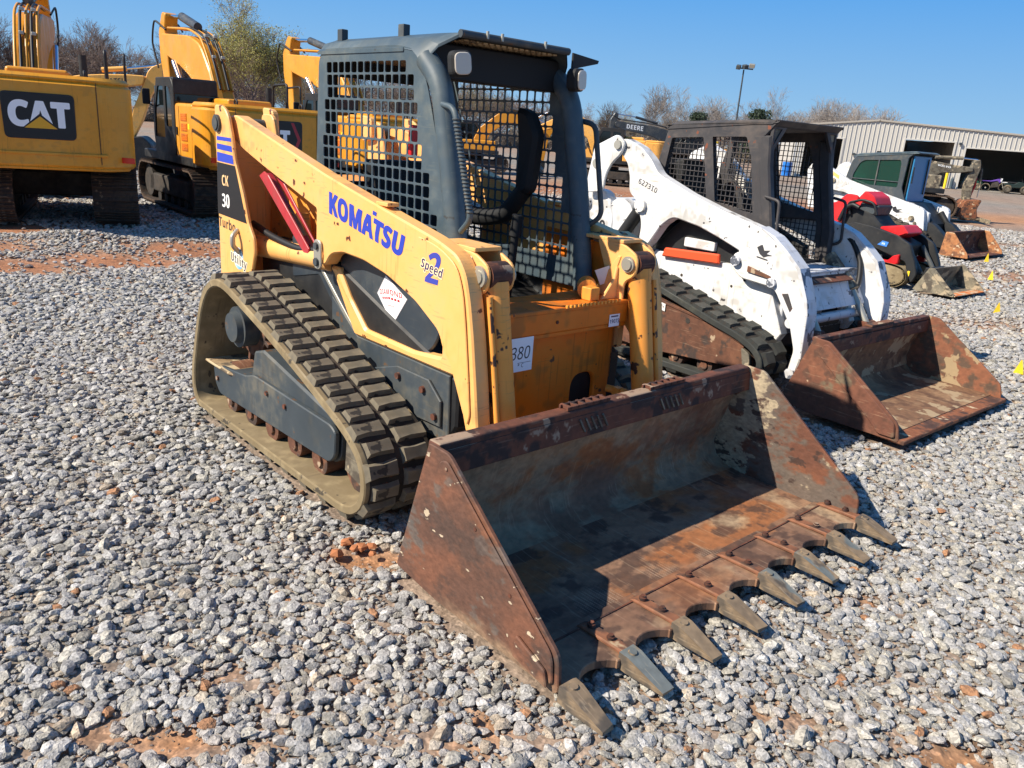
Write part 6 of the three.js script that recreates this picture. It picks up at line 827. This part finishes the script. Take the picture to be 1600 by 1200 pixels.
// yellow marker flags
for (const [x, z, h, t] of [[4.15, -6.3, 0.15, 0.1], [5.54, -9.07, 0.16, -0.2], [7.03, -11.87, 0.17, 0.3], [8.24, -14.17, 0.19, -0.1], [9.42, -16.51, 0.2, 0.15], [10.6, -19.0, 0.2, -0.3]]) {
  const f = thing('marker_flag', 'small yellow marker flag stuck in the gravel in front of the bucket row', 'flag', 'marker flags along the row', [x, -0.02, z], 0.4 + t); f.scale.setScalar(0.8); part('wire', [cyl([0, -0.03, 0], [0.01, h + 0.02, 0], 0.002, 0.002, 5)], M.wire, f); part('pennant', [plate([[-0.045, 0.02], [0.05, 0.025], [0.012, h + 0.02], [0.0, h + 0.02]], -0.0015, 0.0015, 0)], M.yellowFlag, f);
}
{ // clods of red clay next to the bucket heel
  const R = rng(31);
  for (let k = 0; k < 7; k++) { const pts = []; for (let i = 0; i < 16; i++) { const y = 1 - 2 * (i + 0.5) / 16, a = i * 2.4 + R(), r = Math.sqrt(1 - y * y), q = 0.75 + R() * 0.4; pts.push(V(r * Math.cos(a) * q, y * 0.6 * q, r * Math.sin(a) * q)); } const g = fin(new ConvexGeometry(pts)), s = 0.012 + 0.02 * R(); g.scale(s, s, s); g.userData.done = true; const m = new THREE.Mesh(g, M.clod ??= std({ color: new THREE.Color().setRGB(0.40, 0.15, 0.06), roughness: 0.95 })); m.name = numbered('clay_clod'); m.position.set(-0.55 + (R() - 0.5) * 0.3, -0.005, -2.74 + (R() - 0.5) * 0.13); m.userData = { label: 'lump of orange clay beside the heel of the toothed bucket', category: 'clod', group: 'clay clods by the bucket' }; m.castShadow = m.receiveShadow = true; scene.add(m); }
}
// a second bucket beyond the glass cab loader
{
  const t = thing('loose_bucket', 'worn grey brown bucket beyond the rusty orange one', 'bucket', null, [8.75, 0, -17.3], 0.9);
  part('side_plate', [plate(roundPoly([[-0.35, 0.02], [-0.2, 0.50], [-0.05, 0.50], [0.36, 0.10], [0.36, 0.02]], 0.03), 0.58, 0.60, 0.004)], M.greySteel, t); part('side_plate', [plate(roundPoly([[-0.35, 0.02], [-0.2, 0.50], [-0.05, 0.50], [0.36, 0.10], [0.36, 0.02]], 0.03), -0.60, -0.58, 0.004)], M.greySteel, t);
  part('back_and_floor', [plate([[-0.19, 0.49], [-0.28, 0.2], [-0.2, 0.05], [0.36, 0.03], [0.36, 0.02], [-0.21, 0.03], [-0.30, 0.2], [-0.21, 0.49]], -0.58, 0.58, 0)], M.rustDark, t); part('top_rim', [box(-0.23, -0.16, 0.46, 0.50, -0.58, 0.58, 0.01)], M.rustDark, t);
}
// ---------------------------------------------------------------- trees
function treeGeo(seed, { h = 9, spread = 1, levels = 6, thick = 0.16, up = 0.35, twig = 0.009, n0 = 3 } = {}) {
  const R = rng(seed), pos = [], nor = [], tips = [];
  const a = V(), b = V(), d = V(), u = V(), w = V();
  function seg(p, q, r0, r1, sides) {
    d.copy(q).sub(p).normalize(); u.set(0, 0, 1); if (Math.abs(d.z) > 0.9) u.set(1, 0, 0); u.cross(d).normalize(); w.copy(d).cross(u);
    for (let k = 0; k < sides; k++) { const t0 = k / sides * 6.2832, t1 = (k + 1) / sides * 6.2832, c0 = Math.cos(t0), s0 = Math.sin(t0), c1 = Math.cos(t1), s1 = Math.sin(t1); const n0x = u.x * c0 + w.x * s0, n0y = u.y * c0 + w.y * s0, n0z = u.z * c0 + w.z * s0, n1x = u.x * c1 + w.x * s1, n1y = u.y * c1 + w.y * s1, n1z = u.z * c1 + w.z * s1;
      const A = [p.x + n0x * r0, p.y + n0y * r0, p.z + n0z * r0], B = [p.x + n1x * r0, p.y + n1y * r0, p.z + n1z * r0], C = [q.x + n1x * r1, q.y + n1y * r1, q.z + n1z * r1], D = [q.x + n0x * r1, q.y + n0y * r1, q.z + n0z * r1];
      pos.push(...A, ...B, ...C, ...A, ...C, ...D); nor.push(n0x, n0y, n0z, n1x, n1y, n1z, n1x, n1y, n1z, n0x, n0y, n0z, n1x, n1y, n1z, n0x, n0y, n0z); }
  }
  function grow(p, dir, len, r, lev) {
    const bits = lev === 0 ? 4 : lev < 3 ? 3 : 2; let q = p.clone(), dd = dir.clone(), rr = r;
    for (let i = 0; i < bits; i++) { const e = q.clone().addScaledVector(dd, len / bits), r2 = Math.max(twig, rr * (lev === 0 ? 0.86 : 0.8)); seg(q, e, Math.max(twig, rr), r2, lev < 2 ? 6 : lev < 4 ? 4 : 3); q = e; rr = r2; dd.add(V((R() - 0.5) * 0.3, (R() - 0.3) * 0.2 * up, (R() - 0.5) * 0.3)).normalize();
      if (lev < levels && (lev > 0 || i >= 1) && i < bits - 1) { const k = lev === 0 ? 2 : 1; for (let j = 0; j < k; j++) child(q, dd, len, rr, lev); } }
    if (lev >= levels) { tips.push(q.clone()); return; }
    const n = lev === 0 ? n0 : 2; for (let j = 0; j < n; j++) child(q, dd, len, rr, lev);
  }
  function child(q, dd, len, rr, lev) { const ax = V(R() - 0.5, (R() - 0.5) * 0.4, R() - 0.5).normalize(), nd = dd.clone().applyAxisAngle(ax, (0.35 + R() * 0.55) * spread); nd.y += up * 0.35; nd.normalize(); grow(q.clone(), nd, len * (0.58 + R() * 0.22), rr * (0.55 + R() * 0.12), lev + 1); }
  grow(V(0, -0.1, 0), V((R() - 0.5) * 0.08, 1, (R() - 0.5) * 0.08), h * 0.33, thick, 0);
  const g = new THREE.BufferGeometry(); g.setAttribute('position', new THREE.Float32BufferAttribute(pos, 3)); g.setAttribute('normal', new THREE.Float32BufferAttribute(nor, 3)); g.userData.done = true; g.userData.tips = tips; return g;
}
function leavesAt(tips, seed, per, size, jitter) { const R = rng(seed), pos = []; for (const t of tips) for (let k = 0; k < per; k++) { const c = V(t.x + (R() - 0.5) * jitter, t.y + (R() - 0.5) * jitter, t.z + (R() - 0.5) * jitter), a = V(R() - 0.5, R() - 0.5, R() - 0.5).normalize().multiplyScalar(size * (0.5 + R())), b = V(R() - 0.5, R() - 0.5, R() - 0.5).normalize().multiplyScalar(size * (0.5 + R())); pos.push(c.x - a.x, c.y - a.y, c.z - a.z, c.x + b.x, c.y + b.y, c.z + b.z, c.x + a.x, c.y + a.y, c.z + a.z); } const g = new THREE.BufferGeometry(); g.setAttribute('position', new THREE.Float32BufferAttribute(pos, 3)); g.computeVertexNormals(); g.userData.done = true; return g; }
const bark = [rgb(112, 95, 88), rgb(126, 110, 102), rgb(100, 84, 78)].map((c) => std({ color: c, roughness: 0.95 }));
const leaf = (c) => new THREE.MeshPhysicalMaterial({ color: c, roughness: 0.9, transmission: 0.3, thickness: 0, side: THREE.DoubleSide });
const budMat = leaf(rgb(166, 158, 84)), oliveMat = leaf(rgb(138, 132, 82)), brownMat = leaf(rgb(148, 134, 116)), pineMat = leaf(rgb(44, 62, 36));
{
  const bare = [0, 1, 2].map((k) => treeGeo(200 + k * 7, { h: 9.5, spread: [0.95, 1.1, 0.85][k], levels: 6, thick: 0.15, twig: 0.011 }));
  const buds = bare.map((g, k) => leavesAt(g.userData.tips, 50 + k, 1, 0.05, 0.35));
  const dense = bare.map((g, k) => leavesAt(g.userData.tips, 60 + k, 3, 0.06, 0.8));
  const put = (x, z, s, k, mat, label, group, leaves, lm, name = 'bare_tree') => { const t = thing(name, label, 'tree', group, [x, 0, z], k * 1.7 + x); t.scale.setScalar(s); part('trunk', bare[k % 3], mat ?? bark[k % 3], t); if (leaves) part('crown', leaves[k % 3], lm, t); return t; };
  const pale = std({ color: rgb(152, 143, 136), roughness: 0.95 });  // bark lightened to paint distance haze onto the far trees
  // the budding tree over the excavators
  put(-25.6, -76, 1.16, 0, null, 'large tree with yellow green buds rising behind the excavators', null, bare.map((g, k) => leavesAt(g.userData.tips, 70 + k, 12, 0.065, 1.0)), budMat, 'budding_tree');
  const R = rng(88);
  for (let i = 0; i < 22; i++) put(-72 + i * 2.2 + (R() - 0.5) * 2, -86 - R() * 12, 0.80 + R() * 0.26, i, null, 'bare brown tree in the wood behind the excavators', 'bare trees of the left wood', buds, brownMat);
  for (let i = 0; i < 11; i++) put(-23 + i * 3.0 + (R() - 0.5) * 2, -86 - R() * 10, (i > 6 ? 0.5 : 0.72) + R() * 0.14, i + 1, null, 'thin bare tree standing behind the cage of the cream loader', 'bare trees behind the cream loader', i % 3 ? buds : dense, i % 2 ? brownMat : oliveMat);
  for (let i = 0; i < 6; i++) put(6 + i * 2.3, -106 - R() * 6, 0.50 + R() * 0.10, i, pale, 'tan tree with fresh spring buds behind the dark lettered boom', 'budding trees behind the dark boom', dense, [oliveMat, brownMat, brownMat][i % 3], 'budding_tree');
  for (let i = 0; i < 10; i++) put(17 + i * 3.4 + (R() - 0.5) * 2, -110 - R() * 8, 0.84 + R() * 0.2, i + 2, pale, 'leafless tree, distance haze painted into its pale bark, on the skyline above the mesh cab', 'leafless trees above the mesh cab and shed', null, null);
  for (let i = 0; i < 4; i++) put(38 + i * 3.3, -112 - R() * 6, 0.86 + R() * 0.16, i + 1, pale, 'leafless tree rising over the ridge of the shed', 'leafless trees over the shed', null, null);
  const pineTips = []; { const r = rng(5); for (let k = 0; k < 900; k++) { const y = 1 + 4.6 * r(), w = (1.1 + (5.6 - y) * 0.32) * (0.7 + 0.5 * Math.sin(y * 5 + k)), a = r() * 6.28, q = Math.sqrt(r()); pineTips.push(V(Math.cos(a) * w * q, y, Math.sin(a) * w * q)); } }
  const pg = leavesAt(pineTips, 8, 8, 0.16, 0.5), pt = cyl([0, 0, 0], [0, 5.2, 0], 0.12, 0.02, 8);
  const ptg = merge([pt]);
  for (const [x, z, s, l] of [[27.2, -100, 1.08, 'dark green pine top left of the shed roof'], [20.4, -102, 0.95, 'dark olive pine below the floodlight pole'], [3.6, -96, 0.9, 'dark cedar behind the yellow excavator arms']]) { const t = thing('pine_tree', l, 'tree', null, [x, 0, z], x); t.scale.setScalar(s); part('trunk', ptg, bark[0], t); part('crown', pg, pineMat, t); }
  // wood behind: one far mass of twiggy trees
  const wood = new THREE.InstancedMesh(treeGeo(333, { h: 9, levels: 5, spread: 1.15, thick: 0.13, twig: 0.018 }), bark[1], 90), m4 = new THREE.Matrix4(); wood.name = 'woodland'; wood.userData = { kind: 'stuff', label: 'far mass of bare winter woodland along the lot', category: 'woodland' };
  for (let i = 0; i < 90; i++) { const x = -95 + i * 1.75 + (R() - 0.5) * 3, s = (x > 0 ? 0.42 : 0.72) + R() * 0.2; m4.compose(V(x, 0, -118 - R() * 16), new THREE.Quaternion().setFromAxisAngle(V(0, 1, 0), R() * 6.28), V(s * 1.2, s, s * 1.2)); wood.setMatrixAt(i, m4); }
  wood.castShadow = wood.receiveShadow = true; scene.add(wood);
  // brush along the far edge
  const bt = []; { const r = rng(9); for (let k = 0; k < 500; k++) bt.push(V((r() - 0.5) * 4, 0.1 + 1.6 * r() * r(), (r() - 0.5) * 2)); }
  const brush = new THREE.InstancedMesh(leavesAt(bt, 4, 5, 0.12, 0.4), brownMat, 70); brush.name = 'brush'; brush.userData = { kind: 'stuff', label: 'low brown brush along the far edge of the lot', category: 'brush' };
  for (let i = 0; i < 70; i++) { m4.compose(V(-100 + i * 2.9 + R() * 2, 0, -82 - R() * 10 - (i > 34 ? 22 : 0)), new THREE.Quaternion().setFromAxisAngle(V(0, 1, 0), R() * 6.28), V(1.2, 0.8 + R() * 0.9, 1)); brush.setMatrixAt(i, m4); }
  brush.castShadow = brush.receiveShadow = true; scene.add(brush);
  console.log('tree tris', bare.map((g) => g.attributes.position.count / 3));
}
renderer.render(scene, camera);
